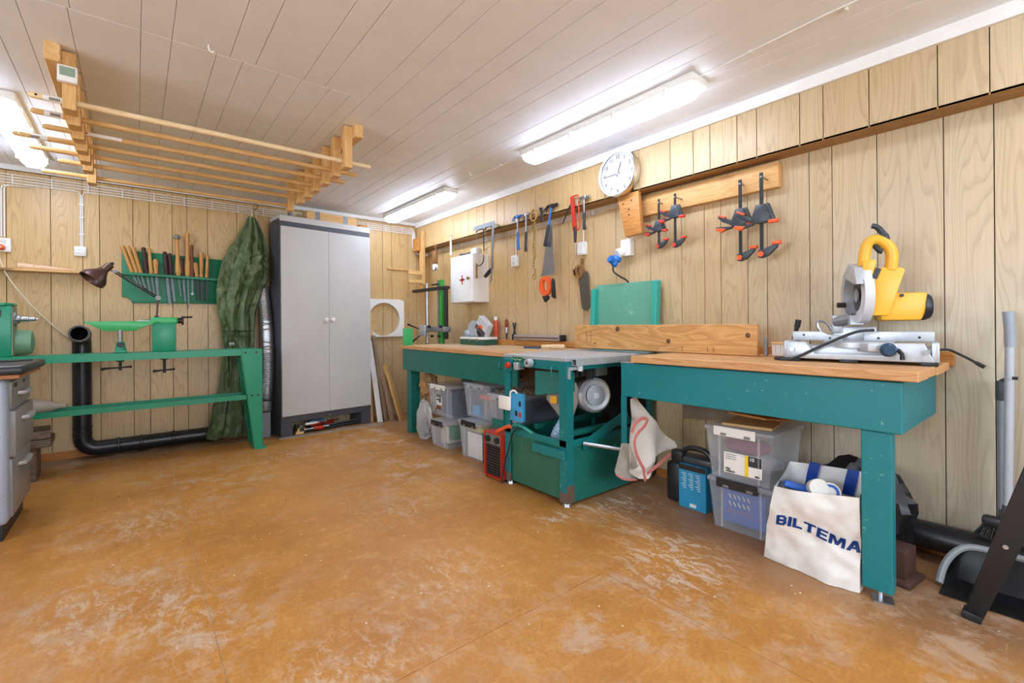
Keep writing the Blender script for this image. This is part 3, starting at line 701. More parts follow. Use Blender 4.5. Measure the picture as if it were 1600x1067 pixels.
for i, (y, (a, c)) in enumerate(zip(DY, spans)):
    t = thing('dowel', dl[i], 'dowel', (a, y, 1.969), 0, 'dowels on the ceiling rack')
    B().lathe([(.007, 0), (.012, .008), (.0135, .02), (.0135, c - a - .003), (.012, c - a)], (a, y, 1.9825), (1, 0, 0), 12).done('rod', M_PINE if i else wood('palepine', 'f2dcb4', 'dfbf8c', 'X', knots=False), t)
    if i in (0, 1, 3):
        B().lathe([(.0139, 0), (.0139, .062)], (a + (.045 if i != 3 else .065), y, 1.9825), (1, 0, 0), 12, cap=False).done('barcode_sticker', M_WHITE, t)
        for k in range(7):
            B().box((a + .065 + .005 * k, y - .0145, 1.972), (a + .0675 + .005 * k, y - .0125, 1.984)).done('barcode_line', M_BLACK, t)
    if i in (0, 3): B().cyl((a + .025, y - .0142, 1.9825), (a + .025, y + .0142, 1.9825), .0045, n=8).done('hang_hole', M_DARK if i == 0 else M_WHITE, t)
    if i == 2:
        s_ = B().obox((-.125, y - .0130, 1.981), (.15, .003, .016)).done('price_label', M_WHITE, t)
        B().obox((-.19, y - .0148, 1.982), (.014, .001, .009)).done('red_mark', M_RED, s_)
t = thing('room_thermostat', 'small white display with grey screen stuck to the rack beam', 'thermometer', (-.215, 2.70, 2.05))
R_ = Matrix.Translation((-.218, 2.712, 2.075)) @ Euler((-.12, 0, 0)).to_matrix().to_4x4()
b = B().box((-.032, -.012, -.036), (.032, .010, .036), .004).xf(R_).done('case', M_WHITE, t)
B().box((-.024, -.0135, -.012), (.024, -.0118, .027)).xf(R_).done('screen', mat('lcd', '8fa793', '809a86', rough=.2), b)

# ------------------------------------------------------------------ cable runs, sockets and switch on the back wall
M_CAB_W = mat('white_cable', 'eeece6', 'e2dfd8', rough=.4)
def cable(name, pts, label, r=.0045, m_=None, cat='cable', n=6): return tag(B().tube(pts, r, n).done(name, m_ or M_CAB_W), label, cat)
t = thing('cable_run', 'bundle of white cables clipped along the top of the back wall', 'cable', (.5, YB, 2.03))
for i, z in enumerate((2.115, 2.095, 2.075, 2.055)):
    B().tube([(-1.5, YB - .006, z), (.4, YB - .006, z + .002), (2.50, YB - .006, z)] if i != 3 else [(-1.5, YB - .006, z), (-.36, YB - .006, z), (-.335, YB - .006, z - .006), (-.325, YB - .006, z - .03), (-.325, YB - .006, 1.63)], .005, 6).done('cable', M_CAB_W, t)
B().tube([(2.5, YB - .006, 2.055), (-.28, YB - .006, 2.055), (-.305, YB - .006, 2.049), (-.315, YB - .006, 2.025), (-.315, YB - .006, 1.63)], .005, 6).done('cable', M_CAB_W, t)
for k in range(19):
    x = -1.3 + k * .204
    if x < 2.45: B().box((x - .004, YB - .012, 2.048), (x + .004, YB - .001, 2.121), .001, 1).done('clip', M_CAB_W, t)
for z in (1.95, 1.85, 1.72): B().box((-.335, YB - .013, z), (-.305, YB - .001, z + .010)).done('clip', M_CAB_W, t)
for dxx in (-.745, -.730): B().tube([(-.60, YB - .008, 2.035), (dxx + .03, YB - .008, 2.035), (dxx + .006, YB - .008, 2.028), (dxx, YB - .008, 2.0), (dxx, YB - .008, 1.66)], .005, 6).done('cable', M_CAB_W, t)
t = thing('light_switch', 'white double light switch on the back wall above the shelf', 'switch', (-.328, YB, 1.555))
b = B().box((-.364, YB - .022, 1.555), (-.294, YB, 1.63), .004).done('plate', M_WHITE, t)
for a, c in ((-.356, -.3295), (-.3285, -.302)): B().box((a, YB - .027, 1.575), (c, YB - .021, 1.61), .002, 1).done('rocker', M_WHITE, b)
def socket(name, label, T, group=None, plug=None):
    t = thing(name, label, 'socket', T.translation, 0)
    b = B().box((-.04, -.032, -.05), (.04, 0, .05), .005).xf(T).done('box', M_WHITE, t)
    for z in (.022, -.022):
        B().lathe([(.019, 0), (.019, .004), (.016, .0045), (.015, .001)], (0, -.032, z), (0, -1, 0), 20).xf(T).done('outlet', M_WPAINT, b)
        for sx in (-.006, .006): B().cyl((sx, -.0335, z), (sx, -.0325, z), .0025, n=8).xf(T).done('contact_hole', M_BLACK, b)
    return t
t = socket('wall_socket', 'white wall socket with a red plug at the left edge', Matrix.Translation((-.735, YB, 1.60)))
tag(B().lathe([(.019, 0), (.02, .02), (.012, .035)], (-.74, YB - .036, 1.578), (0, -1, 0), 16).done('mains_plug', M_ORANGE), 'orange-red plug in the socket at the left edge', 'plug')
tag(B().tube(spline([(-.74, YB - .07, 1.58), (-.75, YB - .09, 1.53), (-.70, YB - .08, 1.36), (-.60, YB - .05, 1.18), (-.50, YB - .02, 1.04), (-.41, YB - .012, .94), (-.30, YB - .012, .85), (-.2, YB - .03, .765), (-.1, YB - .10, .735), (-.02, YB - .2, .74)], 8), .005, 6).done('mains_cable', mat('cream_cord', 'e6d9c2', 'd8c9ae', rough=.5)), 'cream cable hanging from the socket down behind the lathe bed', 'cable')

# ------------------------------------------------------------------ small shelf with turned spindle
tag(B().box((-1.3, YB - .11, 1.413), (-.27, YB, 1.430), .002, 1).done('wall_shelf', M_PINE), 'narrow pine shelf on the back wall', 'shelf')
prof = [(.012, 0), (.020, .006), (.021, .05), (.018, .075), (.020, .08), (.016, .086), (.019, .092), (.015, .1), (.017, .13), (.014, .19), (.009, .215), (.013, .222), (.010, .24), (.006, .30)]
tag(B().lathe(prof, (-.66, YB - .07, 1.4515), (1, 0, -.045), 18).done('turned_spindle', wood('paleturned', 'efd3b2', 'e0b992', 'X', knots=False)), 'pale turned wooden spindle lying on the narrow shelf', 'spindle')

# ------------------------------------------------------------------ chisel rack and turning tools
t = thing('chisel_rack', 'green wall board with slotted rail holding turning chisels', 'tool rack', (.27, YB, 1.2))
M_RGRN = worn('rack_green', '1a8058', '5cae88', 60, .78, .82, .45, '167350')
yb = YB - .02
poly = [(-.085, yb, 1.60), (.01, yb, 1.625), (.62, yb, 1.60), (.62, yb, 1.205), (-.02, yb, 1.20), (-.028, yb, 1.225), (-.05, yb, 1.245), (-.085, yb, 1.25)]
B().prism(poly, (0, .019, 0), .002).done('backboard', M_RGRN, t)
R_ = Euler((0, math.radians(1.6), 0)).to_matrix()
B().obox((.268, yb - .0525, 1.425), (.705, .013, .022), R_, .002, 1).obox((.268, yb - .009, 1.425), (.705, .017, .022), R_, .002, 1).obox((-.075, yb - .032, 1.4346), (.018, .028, .020), R_).obox((.612, yb - .032, 1.4154), (.018, .028, .020), R_).obox((.17, yb - .032, 1.4277), (.03, .028, .020), R_).done('slotted_rail', M_RGRN, t)
M_HL = wood('handle_ash', 'd9a860', 'b57c3a', 'Z', knots=False); M_HD = wood('handle_rosewood', '4a2320', '2c1211', 'Z', knots=False); M_HM = wood('handle_brown', '8a5230', '5c3018', 'Z', knots=False)
M_BLADE = mat('blade_steel', '6a6d72', '4a4c50', rough=.42, metal=.6); M_BRASS = mat('brass', 'c8a455', 'a88438', rough=.35, metal=.8)
# (x at the rail, handle top x offset, handle length, style, blade length, blade tip offset, blade width, material, tail)
tools = [(-.018, -.066, .225, 'rod', .13, .05, .012, M_HL), (.010, -.060, .225, 'rod', .12, .035, .009, M_HL), (.036, -.048, .215, 'rod', .11, .028, .012, M_HL),
 (.073, -.02, .22, 'oct', .15, .022, .012, M_HD), (.103, -.014, .22, 'slim', .15, .018, .010, M_HL), (.135, -.004, .13, 'bulb', .16, .008, .020, M_HL),
 (.205, -.012, .20, 'oct', .23, .018, .022, M_HD), (.238, -.012, .19, 'oct', .21, .018, .018, M_HD), (.285, -.008, .32, 'club', .16, .014, .007, M_HL),
 (.318, -.012, .16, 'oct', .20, .012, .013, M_HD), (.350, .0, .38, 'long', .26, .004, .010, M_HL), (.382, -.002, .28, 'slim', .13, .0, .011, M_HM), (.416, -.012, .13, 'bulb', .19, .006, .020, M_HL), (.448, .002, .22, 'step', .19, .0, .020, M_HL), (.487, .008, .21, 'slim', .19, -.006, .018, M_HL)]
prof = {'rod': lambda L: [(.012, 0), (.0135, .01), (.0135, L * .9), (.0145, L - .004), (.012, L)],
 'oct': lambda L: [(.011, 0), (.014, .012), (.016, L * .45), (.014, L * .8), (.016, L - .01), (.008, L)],
 'slim': lambda L: [(.010, 0), (.016, .015), (.013, .04), (.014, L * .4), (.011, L * .75), (.014, L - .015), (.007, L)],
 'bulb': lambda L: [(.010, 0), (.016, .012), (.013, .03), (.018, L * .65), (.017, L - .012), (.008, L)],
 'club': lambda L: [(.012, 0), (.023, .03), (.022, .08), (.015, L * .5), (.013, L * .8), (.013, L)],
 'long': lambda L: [(.014, 0), (.021, .02), (.022, .09), (.016, L * .45), (.014, L * .7), (.018, L - .02), (.017, L)],
 'step': lambda L: [(.010, 0), (.014, .01), (.014, .03), (.011, .035), (.014, .06), (.016, L * .75), (.020, L - .015), (.018, L)]}
tl = ['leftmost tilted light-handled turning chisel in the green rack', 'second tilted light-handled chisel with bright narrow blade in the rack', 'third tilted light-handled chisel beside the dark-handled one', 'dark octagonal-handled chisel between the light-handled ones', 'light slim-handled chisel right of the first dark handle', 'short bulb-handled chisel with wide blade left of the rack gap', 'dark-handled chisel with long blue-grey blade right of the rack gap', 'dark-handled chisel with bright wide blade left of the grey-capped tool', 'light club-handled gouge with a grey ball cap on its end', 'dark slim chisel between the grey-capped gouge and the longest tool', 'longest light-handled gouge standing highest in the rack', 'reddish brown slim handle with ring tip behind the longest gouge', 'short light bulb-handled file with dark blade', 'stepped light-handled file with wide dark blade', 'rightmost slim light-handled file beside the green tarp']
yr = yb - .031
for i, (x, off, L, st, bl, tip, bw, m_) in enumerate(tools):
    zr = 1.436 - .028 * (x - (-.08)) + .006
    t = thing('turning_chisel', tl[i], 'chisel', (x, yr, zr - bl), 0, 'turning chisels in the green rack')
    ax = Vector((off, 0, L)).normalized()
    B().lathe(prof[st](L), (x, yr, zr), ax, 12 if st != 'oct' else 8).done('handle', m_, t)
    if i == 8: B().ball((x + off, yr, zr + L + .012), .024, 14, (1, 1, .95)).done('ball_cap', M_GREYM, t)
    B().lathe([(.008, 0), (.009, .012)], Vector((x, yr, zr)) - ax * .010, ax, 10).done('ferrule', M_BRASS if i % 3 else M_BLADE, t)
    d = Vector((tip, 0, -bl)); q = Vector((x, yr, zr - .008))
    u = Vector((bw / 2, 0, 0)); B().prism([q - u * .6, q + u * .6, q + d * .35 + u, q + d + u, q + d - u * .6 + Vector((0, 0, -.006)), q + d * .35 - u], (0, .004, 0)).done('blade', M_BLADE if i not in (12, 13, 14) else M_BLKMET, t)
    if i == 11: B().tube([(x + tip + .008 * math.cos(a), yr, zr - bl - .012 + .008 * math.sin(a)) for a in [k * PI / 6 for k in range(12)]], .002, 5, closed=True).done('ring_tip', M_STEEL, t)

# ------------------------------------------------------------------ black dust pipe behind the lathe
t = thing('dust_pipe', 'black plastic pipe elbow rising behind the lathe and running along the floor', 'pipe', (-.3, YB - .09, 0))
px, py = -.32, YB - .085
pth = [(px - .005, py - .115, .955), (px - .002, py - .06, .945), (px, py - .02, .925), (px, py, .885), (px, py, .80), (px, py, .5), (px, py, .16)] + [(px + .09 - .09 * math.cos(a), py, .16 - .09 * math.sin(a)) for a in (.4, .8, 1.2)] + [(px + .09, py, .07), (.55, py, .07)]
B().tube(spline(pth[:7], 3)[:], .056, 22, cap=False).done('riser', M_PIPE, t)
B().tube(pth[6:], .056, 22, cap=True).done('floor_run', M_PIPE, t)
b = B(); b.lathe([(.048, .012), (.050, 0), (.062, 0), (.064, .03), (.058, .034)], (px - .006, py - .125, .958), (.03, .98, -.14), 24, cap=False); b.lathe([(.060, 0), (.063, .004), (.060, .008)], (px - .002, py - .07, .948), (.03, .98, -.16), 24, cap=False); b.done('socket_rim', mat('pipe_rim', '4a4844', '6a665e', rough=.5), t)
for z in (.235, .19): B().lathe([(.056, 0), (.0605, .003), (.0605, .009), (.056, .012)], (px, py, z), (0, 0, 1), 22, cap=False).done('joint_ring', M_PIPE, t)
for x in (-.12, .02, .23): B().lathe([(.056, 0), (.0615, .004), (.0615, .018), (.056, .022)], (x, py, .07), (1, 0, 0), 22, cap=False).done('joint_ring', M_PIPE, t)

# ------------------------------------------------------------------ architect lamp on the tailstock
t = thing('desk_lamp', 'brown metal articulated lamp clamped behind the lathe tailstock', 'lamp', (.13, 4.46, 1.05))
M_BRN = mat('brown_lamp_metal', '5b4034', '4a3328', rough=.35, metal=.3)
ax = Vector((-.62, -.25, -.74)).normalized(); tp = Vector((-.14, 4.50, 1.462))
B().lathe([(.02, 0), (.026, .004), (.027, .06), (.030, .062), (.042, .085), (.078, .135), (.082, .165), (.079, .165), (.074, .137), (.038, .089), (.024, .066)], tp, ax, 28, cap=False).done('shade', M_BRN, t)
B().ball(tp + ax * .10, .028, 12).done('bulb', M_WHITE, t)
B().cyl(tp + Vector((-.02, 0, .0)), tp + Vector((.018, .0, .012)), .010, n=10).done('switch', M_BLKMET, t)
j0 = Vector((-.115, 4.50, 1.412)); j1 = Vector((.135, 4.49, 1.225)); j2 = Vector((.125, 4.47, 1.075))
B().tube([tp + ax * .04, j0], .006, 8).cyl(j0 + Vector((0, -.012, 0)), j0 + Vector((0, .012, 0)), .014, n=14).done('shade_joint', M_GREYM, t)
for o_ in (-.009, .009): B().tube([j0 + Vector((0, o_, o_)), j1 + Vector((0, o_, o_))], .005, 8).done('upper_arm', M_BLKMET, t)
B().tube([j0 + Vector((.05, 0, -.03)), j0 + Vector((.16, 0, -.115))], .004, 6).done('spring', M_STEEL, t)
B().cyl(j1 + Vector((0, -.018, 0)), j1 + Vector((0, .018, 0)), .018, n=16).done('elbow', M_GREYM, t)
B().tube([j1, j2], .007, 8).done('lower_arm', M_BRN, t)
B().cyl(j2 - Vector((0, 0, .01)), j2 + Vector((0, 0, .012)), .014, n=12).done('mount', M_BLKMET, t)

# ------------------------------------------------------------------ green tarpaulin
def tarp_mat():
    t = NT('woven_tarp_green'); co = t.coords('Object')
    n = t.noise(co, 18, 6, .7, .6); n2 = t.noise(co, 4, 3)
    c = t.mix(t.ramp(n, [(.3, 0.0), (.7, 1.0)]), '4a5e38', '84966a'); c = t.mix(t.math('MULTIPLY', n2, .5), c, '35492e')
    c = t.mix(t.math('MULTIPLY', t.ramp(n, [(.60, 0.0), (.72, 1.0)]), .45), c, 'a3b89a')
    t.bump(t.math('ADD', n, t.noise(co, 45, 4, .7)), .7, .012)
    return t.fin(c, .34, 0, .6)
M_TARP = tarp_mat()
# outline measured at the wall: (z, x left, x right)
OUT = [(1.99, .80, .86), (1.90, .76, .90), (1.78, .70, .94), (1.68, .64, .958), (1.55, .585, .962), (1.42, .555, .958), (1.25, .545, .89), (1.10, .555, .85), (.98, .575, .838), (.82, .58, .836), (.62, .575, .836), (.45, .555, .836), (.28, .51, .836), (.12, .475, .835), (.03, .455, .83)]
def outl(z):
    for (z1, a1, c1), (z0, a0, c0) in zip(OUT, OUT[1:]):
        if z0 <= z <= z1:
            k = (z - z0) / (z1 - z0); return a0 + (a1 - a0) * k, c0 + (c1 - c0) * k
    return OUT[-1][1:] if z < .1 else OUT[0][1:]
YT = YB - .10
def ridge(p): return 1 - abs(mnoise.noise(p)) * 2
def facet(p):
    d = mnoise.voronoi(p)[0]; return d[1] - d[0]
def tarp_f(u, v):
    z = 1.99 - v * 1.955; a, c = outl(z)
    x = a + (c - a) * u
    env = min(1, v * 5 + .15)
    # pleats gathered at the hook, opening out downwards
    ph = u * 3.3 + .3 * math.sin(v * 4) + .45 * mnoise.noise(Vector((u * 2.5, v * 2.2, 5)))
    saw = abs((ph % 1.0) - .42) / .58
    fold = (1 - saw) * (.085 if z > .9 else .065) * (1 - .35 * math.sin(PI * min(1, v * 1.3)))
    bell = math.sin(PI * u) * (.07 if z > .95 else .035)
    p = Vector((x * 6, z * 3.2, 3.1))
    nz = ridge(p) * .022 + ridge(p * 2.3 + Vector((3, 1, 0))) * .016 + ridge(p * 5.2) * .005 - facet(Vector((x * 8, z * 4.5, 1))) * .035 - facet(Vector((x * 17, z * 11, 4))) * .016
    bul = 0; wx = wz = 0
    d2 = ((x - .84) / .13) ** 2 + ((z - 1.50) / .19) ** 2
    if d2 < 1:
        k = (1 - d2) ** .7; q = Vector((x * 15, z * 15, 7))
        bul = k * .08 + k * (ridge(q * .8) * .035 + ridge(q * 1.5) * .022 - facet(q) * .04); wx = k * mnoise.noise(q + Vector((5, 0, 0))) * .025; wz = k * mnoise.noise(q + Vector((0, 9, 0))) * .03
    gap = 0
    if z < 1.02 and .30 < u < .52: gap = .06 * math.sin(PI * (u - .30) / .22) * min(1, (1.02 - z) * 6)     # slit between the two hanging flaps
    hem = .05 * mnoise.noise(Vector((u * 3.1, 0, 2))) * max(0, v - .8) * 4
    return Vector((x + wx + mnoise.noise(p * 1.6 + Vector((9, 1, 2))) * .012 * env, YT - env * (bell + bul + fold + nz) + gap - .08 * max(0, min(1, (.5 - z) * 3)), z + wz + hem + .012))
t = thing('tarpaulin', 'crumpled dark green tarpaulin hanging beside the grey cabinet', 'tarpaulin', (.7, YT, 0.03))
B().sheet(tarp_f, 90, 200).done('sheet', M_TARP, t, angle=.8)
for (u, v) in ((.28, .59), (.86, .985), (.37, .59)):
    p = tarp_f(u, v); B().tube([p + Vector((.009 * math.cos(a), -.004, .009 * math.sin(a))) for a in [k * PI / 6 for k in range(12)]], .003, 5, closed=True).done('eyelet', M_STEEL, t)
t = thing('wire_hook', 'white wire hook and string holding up the tarpaulin', 'hook', (.83, YT, 1.96))
B().tube(spline([(.80, YB - .015, 2.06), (.815, YT - .01, 2.075), (.83, YT - .02, 2.05), (.825, YT - .02, 2.0), (.81, YT - .02, 1.985)], 5), .003, 6).done('hook', M_CAB_W, t)
B().tube(spline([(.86, YB - .02, 2.12), (.855, YT, 2.03), (.845, YT - .01, 1.985), (.85, YT - .02, 1.95)], 5), .004, 6).done('string', mat('twine', 'b08a52', '8c6a38', rough=.9), t)
for k in range(3): B().tube(spline([(.84 + .012 * k, YT - .005, 2.11 - .01 * k), (.865 + .006 * k, YT - .02, 2.14 - .02 * k), (.875, YT - .005, 2.09), (.85, YT - .015, 2.06 + .01 * k)], 5), .003, 5).done('string_loop', MATS['twine'], t)
# aluminium flexible duct
t = thing('flexible_duct', 'crinkled aluminium flexible duct hanging between tarpaulin and cabinet', 'duct', (.97, YB - .17, .22))
pts = spline([(.918, YB - .10, 1.36), (.920, YB - .16, 1.2), (.925, YB - .215, 1.0), (.932, YB - .225, .75), (.930, YB - .225, .55), (.918, YB - .215, .38), (.912, YB - .215, .32)], 24)
foil = NT('crinkled_foil'); foil.bump(foil.noise(foil.coords('Object'), 60, 4, .7), .6, .006); foil = foil.fin('c9ccd0', .28, .9)
B().tube(pts, [.047 + (.005 if i % 2 else -.002) + .003 * mnoise.noise(p * 30) for i, p in enumerate(pts)], 20).done('hose', foil, t, angle=1.2)
B().lathe([(.050, 0), (.052, .01), (.052, .085), (.050, .09)], (.912, YB - .215, .325), (-.03, -.01, -1), 22).done('collar', M_GREYM, t)
B().cyl((.945, YB - .265, .70), (.955, YB - .285, .70), .005, n=6).done('clamp_screw', M_STEEL, t)
tag(B().box((.86, YB - .26, .0), (.945, YB - .16, .225), .003, 1).done('sheet_metal_duct', mat('scuffed_grey', '83868c', '5d5f63', rough=.5, metal=.4, scale=40)), 'scuffed grey metal box below the aluminium duct', 'duct box')

# ------------------------------------------------------------------ on and under the cabinet
t = thing('wooden_crate', 'flat pine box with two metal corner straps on top of the cabinet', 'box', (1.51, 4.70, 2.005), math.radians(5))
Rz = Matrix.Translation((1.51, 4.72, 2.006)) @ Matrix.Rotation(math.radians(6), 4, 'Z')
B().box((-.25, -.06, 0), (.25, .06, .095), .003, 1).xf(Rz).done('body', M_PINE, t)
for x in (-.17, .11): B().box((x, -.0615, 0), (x + .045, -.0595, .0955)).xf(Rz).done('metal_strap', M_GREYM, t)
tag(B().box((1.80, 4.70, 2.006), (1.89, 4.78, 2.045), .003, 1).done('wood_offcut', M_OLDPINE), 'small orange wood offcut on the cabinet beside the pine box', 'offcut')
t = thing('metal_bell', 'small grey bell-shaped metal part on top of the cabinet', 'metal part', (1.13, 4.69, 2.006))
B().lathe([(.005, 0), (.035, .002), (.022, .02), (.016, .05), (.014, .06)], (1.13, 4.69, 2.007), (0, 0, 1), 16).done('bell', M_GREYM, t)
t = thing('metal_bell', 'tan bell-shaped part beside the pine box on the cabinet', 'metal part', (1.205, 4.70, 2.006))
B().lathe([(.005, 0), (.034, .002), (.02, .018), (.016, .045), (.01, .06)], (1.205, 4.70, 2.007), (0, 0, 1), 16).done('bell', mat('tan', 'b39a70', '8e7850'), t)
ufl = lambda x, y, z: CL @ Vector((x, y, z))
def ulay(name, pts, r, m_, label, cat): return tag(B().tube([ufl(*p) for p in pts], r, 8).done(name, m_), label, cat, 'clamps and rods under the cabinet')
ulay('bar_clamp', [(.12, .05, .012), (.45, .04, .012), (.77, .05, .012)], .010, M_BLKMET, 'black bar lying foremost under the grey cabinet', 'bar')
ulay('metal_rod', [(.14, .085, .010), (.5, .08, .010), (.775, .09, .010)], .008, M_GREYM, 'thin grey rod second from the front under the cabinet', 'rod')
ulay('metal_rod', [(.3, .07, .034), (.55, .075, .036), (.77, .10, .036)], .007, M_STEEL, 'bright rod resting across the bars under the cabinet', 'rod')
ulay('metal_rod', [(.4, .13, .012), (.6, .12, .012), (.775, .14, .012)], .010, M_BLKMET, 'black bar furthest back under the grey cabinet', 'bar')
def mini_clamp(x, y, z, L, label, a):
    t = thing('screw_clamp', label, 'clamp', CL @ Vector((x, y, z - .015)), 0, 'red clamps under the cabinet')
    M_ = CL @ Matrix.Translation((x, y, z)) @ Matrix.Rotation(a, 4, 'Z')
    B().cyl((0, 0, 0), (L, 0, .01), .007, n=8).xf(M_).done('bar', M_STEEL, t)
    B().box((L * .45, -.014, -.012), (L * .8, .014, .020), .005).xf(M_).done('red_handle', M_RED, t)
    B().box((-.01, -.02, -.012), (.03, .02, .02), .004).xf(M_).done('jaw', M_BLKMET, t)
mini_clamp(.15, .06, .062, .30, 'uppermost red-handled clamp in the heap under the cabinet', .05)
mini_clamp(.18, .03, .032, .26, 'lower red-handled clamp at the front under the cabinet', -.1)
mini_clamp(.30, .12, .040, .33, 'red-handled clamp lying rearmost under the cabinet', .2)
tag(B().prism([ufl(.29, .10, .075), ufl(.33, .15, .09), ufl(.42, .15, .085), ufl(.46, .10, .07), ufl(.38, .08, .066)], (0, 0, .012), .003).done('blue_rag', mat('lightblue_cloth', '8db9dc', '6f9cc4', rough=.8)), 'light blue rag on the clamps under the cabinet', 'rag')
tag(B().prism([ufl(.12, .0, .004), ufl(.19, -.01, .004), ufl(.22, .02, .04), ufl(.16, .03, .05)], (.01, .02, .012), .003).done('wood_offcut', M_PINE), 'pale wood offcut under the cabinet by its left leg', 'offcut')
tag(B().lathe([(.010, 0), (.012, .01), (.012, .10), (.006, .115), (.006, .13)], ufl(.22, .015, .085), CL.to_3x3() @ Vector((1, .05, .0)), 12).done('sealant_tube', M_WHITE), 'white tube lying on the red clamps under the cabinet', 'tube')
tag(B().box((.98, 4.46, 0.0), (1.95, 4.52, .004)).done('edge_strip', mat('grey_strip', '9c9488', '857d70', rough=.7)), 'thin grey strip along the floor in front of the cabinet', 'strip')

# ------------------------------------------------------------------ leaning boards, panel with hole, wall strip
def leaning(label, foot, top, wv, th, L, m_, name='leaning_board'):
    f = Vector(foot); d = (Vector(top) - f).normalized(); wv = Vector(wv); n = d.cross(wv).normalized() * th
    return tag(B().prism([f, f + wv, f + wv + d * L, f + d * L], n, .002).done(name, m_), label, 'board', 'boards leaning by the cabinet')
leaning('narrow tan board standing closest to the grey cabinet', (1.885, 4.66, 0), (1.892, 4.835, 1.25), (.034, .0, 0), .012, 1.16, M_PINEZ)
leaning('long narrow batten leaning against the cabinet edge', (1.957, 4.66, 0), (1.94, 4.83, 1.16), (.028, .0, 0), .012, 1.15, M_PINEZ)
leaning('white-edged board leaning in front of the narrow tan board', (1.935, 4.585, 0), (1.895, 4.80, .95), (.055, .0, 0), .014, .86, M_WPAINT)
leaning('weathered grey-brown board leaning between white and pale boards', (2.005, 4.555, 0), (1.945, 4.78, 1.0), (.035, .01, 0), .016, .92, wood('weathered', 'a08a74', '6e5644', 'Z'))
leaning('short brown board leaning in the middle of the stack', (2.055, 4.54, 0), (1.985, 4.85, .9), (.05, .01, 0), .016, .62, wood('browngrey', 'b0917a', '846448', 'Z'))
leaning('pale thin pine board leaning in front of the widest one', (2.133, 4.49, 0), (2.03, 4.80, .80), (.026, .012, 0), .010, .52, M_PINEZ)
leaning('widest yellow pine board leaning nearest the workbench', (2.165, 4.53, 0), (2.05, 4.86, .74), (.09, .08, 0), .014, .63, wood('yellowpine', 'dcb878', 'b98c48', 'Z'))
b = B(); N = 40
x0_, x1_, z0_, z1_ = 1.90, 2.372, .875, 1.292; cx_, cz_, r_ = 2.135, 1.068, .183
def ring_panel(b, y, flip):
    o_ = []; i_ = []
    for k in range(N):
        a = 2 * PI * (k + .5) / N; d = Vector((math.cos(a), math.sin(a)))
        hx = (x1_ - cx_) if d.x > 0 else (cx_ - x0_); hz = (z1_ - cz_) if d.y > 0 else (cz_ - z0_)
        s_ = min(hx / max(1e-6, abs(d.x)), hz / max(1e-6, abs(d.y)))
        o_.append(b.bm.verts.new((cx_ + d.x * s_, y, cz_ + d.y * s_))); i_.append(b.bm.verts.new((cx_ + d.x * r_, y, cz_ + d.y * r_)))
    return o_, i_
o1, i1 = ring_panel(b, YB - .035, 0); o2, i2 = ring_panel(b, YB - .004, 1)
for k in range(N):
    j = (k + 1) % N
    b.bm.faces.new((o1[k], o1[j], i1[j], i1[k])); b.bm.faces.new((o2[k], i2[k], i2[j], o2[j])); b.bm.faces.new((o1[k], o2[k], o2[j], o1[j])); b.bm.faces.new((i1[k], i1[j], i2[j], i2[k]))
tag(b.done('panel_with_hole', M_WHITE), 'white panel with a large round hole hung beside the cabinet', 'panel')
tag(B().box((2.185, YB - .018, 1.628), (2.46, YB, 1.642), .002, 1).done('wall_batten', M_PINEZ), 'thin pine strip on the back wall right of the cabinet', 'strip')
tag(B().prism([(1.94, 3.99, .8125), (2.035, 3.99, .8125), (2.035, 3.99, .971), (1.94, 3.99, .971)], (0, .02, 0), .003).done('green_board', M_BGREEN), 'bright green board standing on the far end of the far workbench', 'board')
# sack on the shelf of the lathe stand, brown bricks of wood under it, boards on the floor
tag(B().lathe([(.01, 0), (.045, .04), (.06, .14), (.055, .28), (.035, .36), (.015, .40), (.02, .43), (.004, .44)], (-.80, 4.37, .478), (1, 0, -.02), 18, squash=1.3).done('grey_sack', mat('sackcloth', 'b3a698', '94877a', rough=.9, bump=.3, bscale=30)), 'tied grey cloth sack lying on the lathe stand shelf', 'sack')
M_OLDB = wood('oldblock', '8d7a66', '4c3b2e', 'X')
tag(B().obox((-.62, 4.40, .30), (.34, .26, .05), (0, 0, .1), .003, 1).done('wood_block', M_OLDB), 'topmost weathered slab of the pile beside the desk', 'slab', 'weathered slabs beside the desk')
tag(B().obox((-.62, 4.40, .245), (.36, .26, .05), (0, 0, .02), .003, 1).done('wood_block', M_OLDB), 'second weathered slab of the pile beside the desk', 'slab', 'weathered slabs beside the desk')
tag(B().obox((-.64, 4.41, .11), (.26, .24, .22), (0, 0, .02), .003, 1).done('wood_block', M_OLDB), 'thick weathered block at the bottom of the pile beside the desk', 'slab', 'weathered slabs beside the desk')

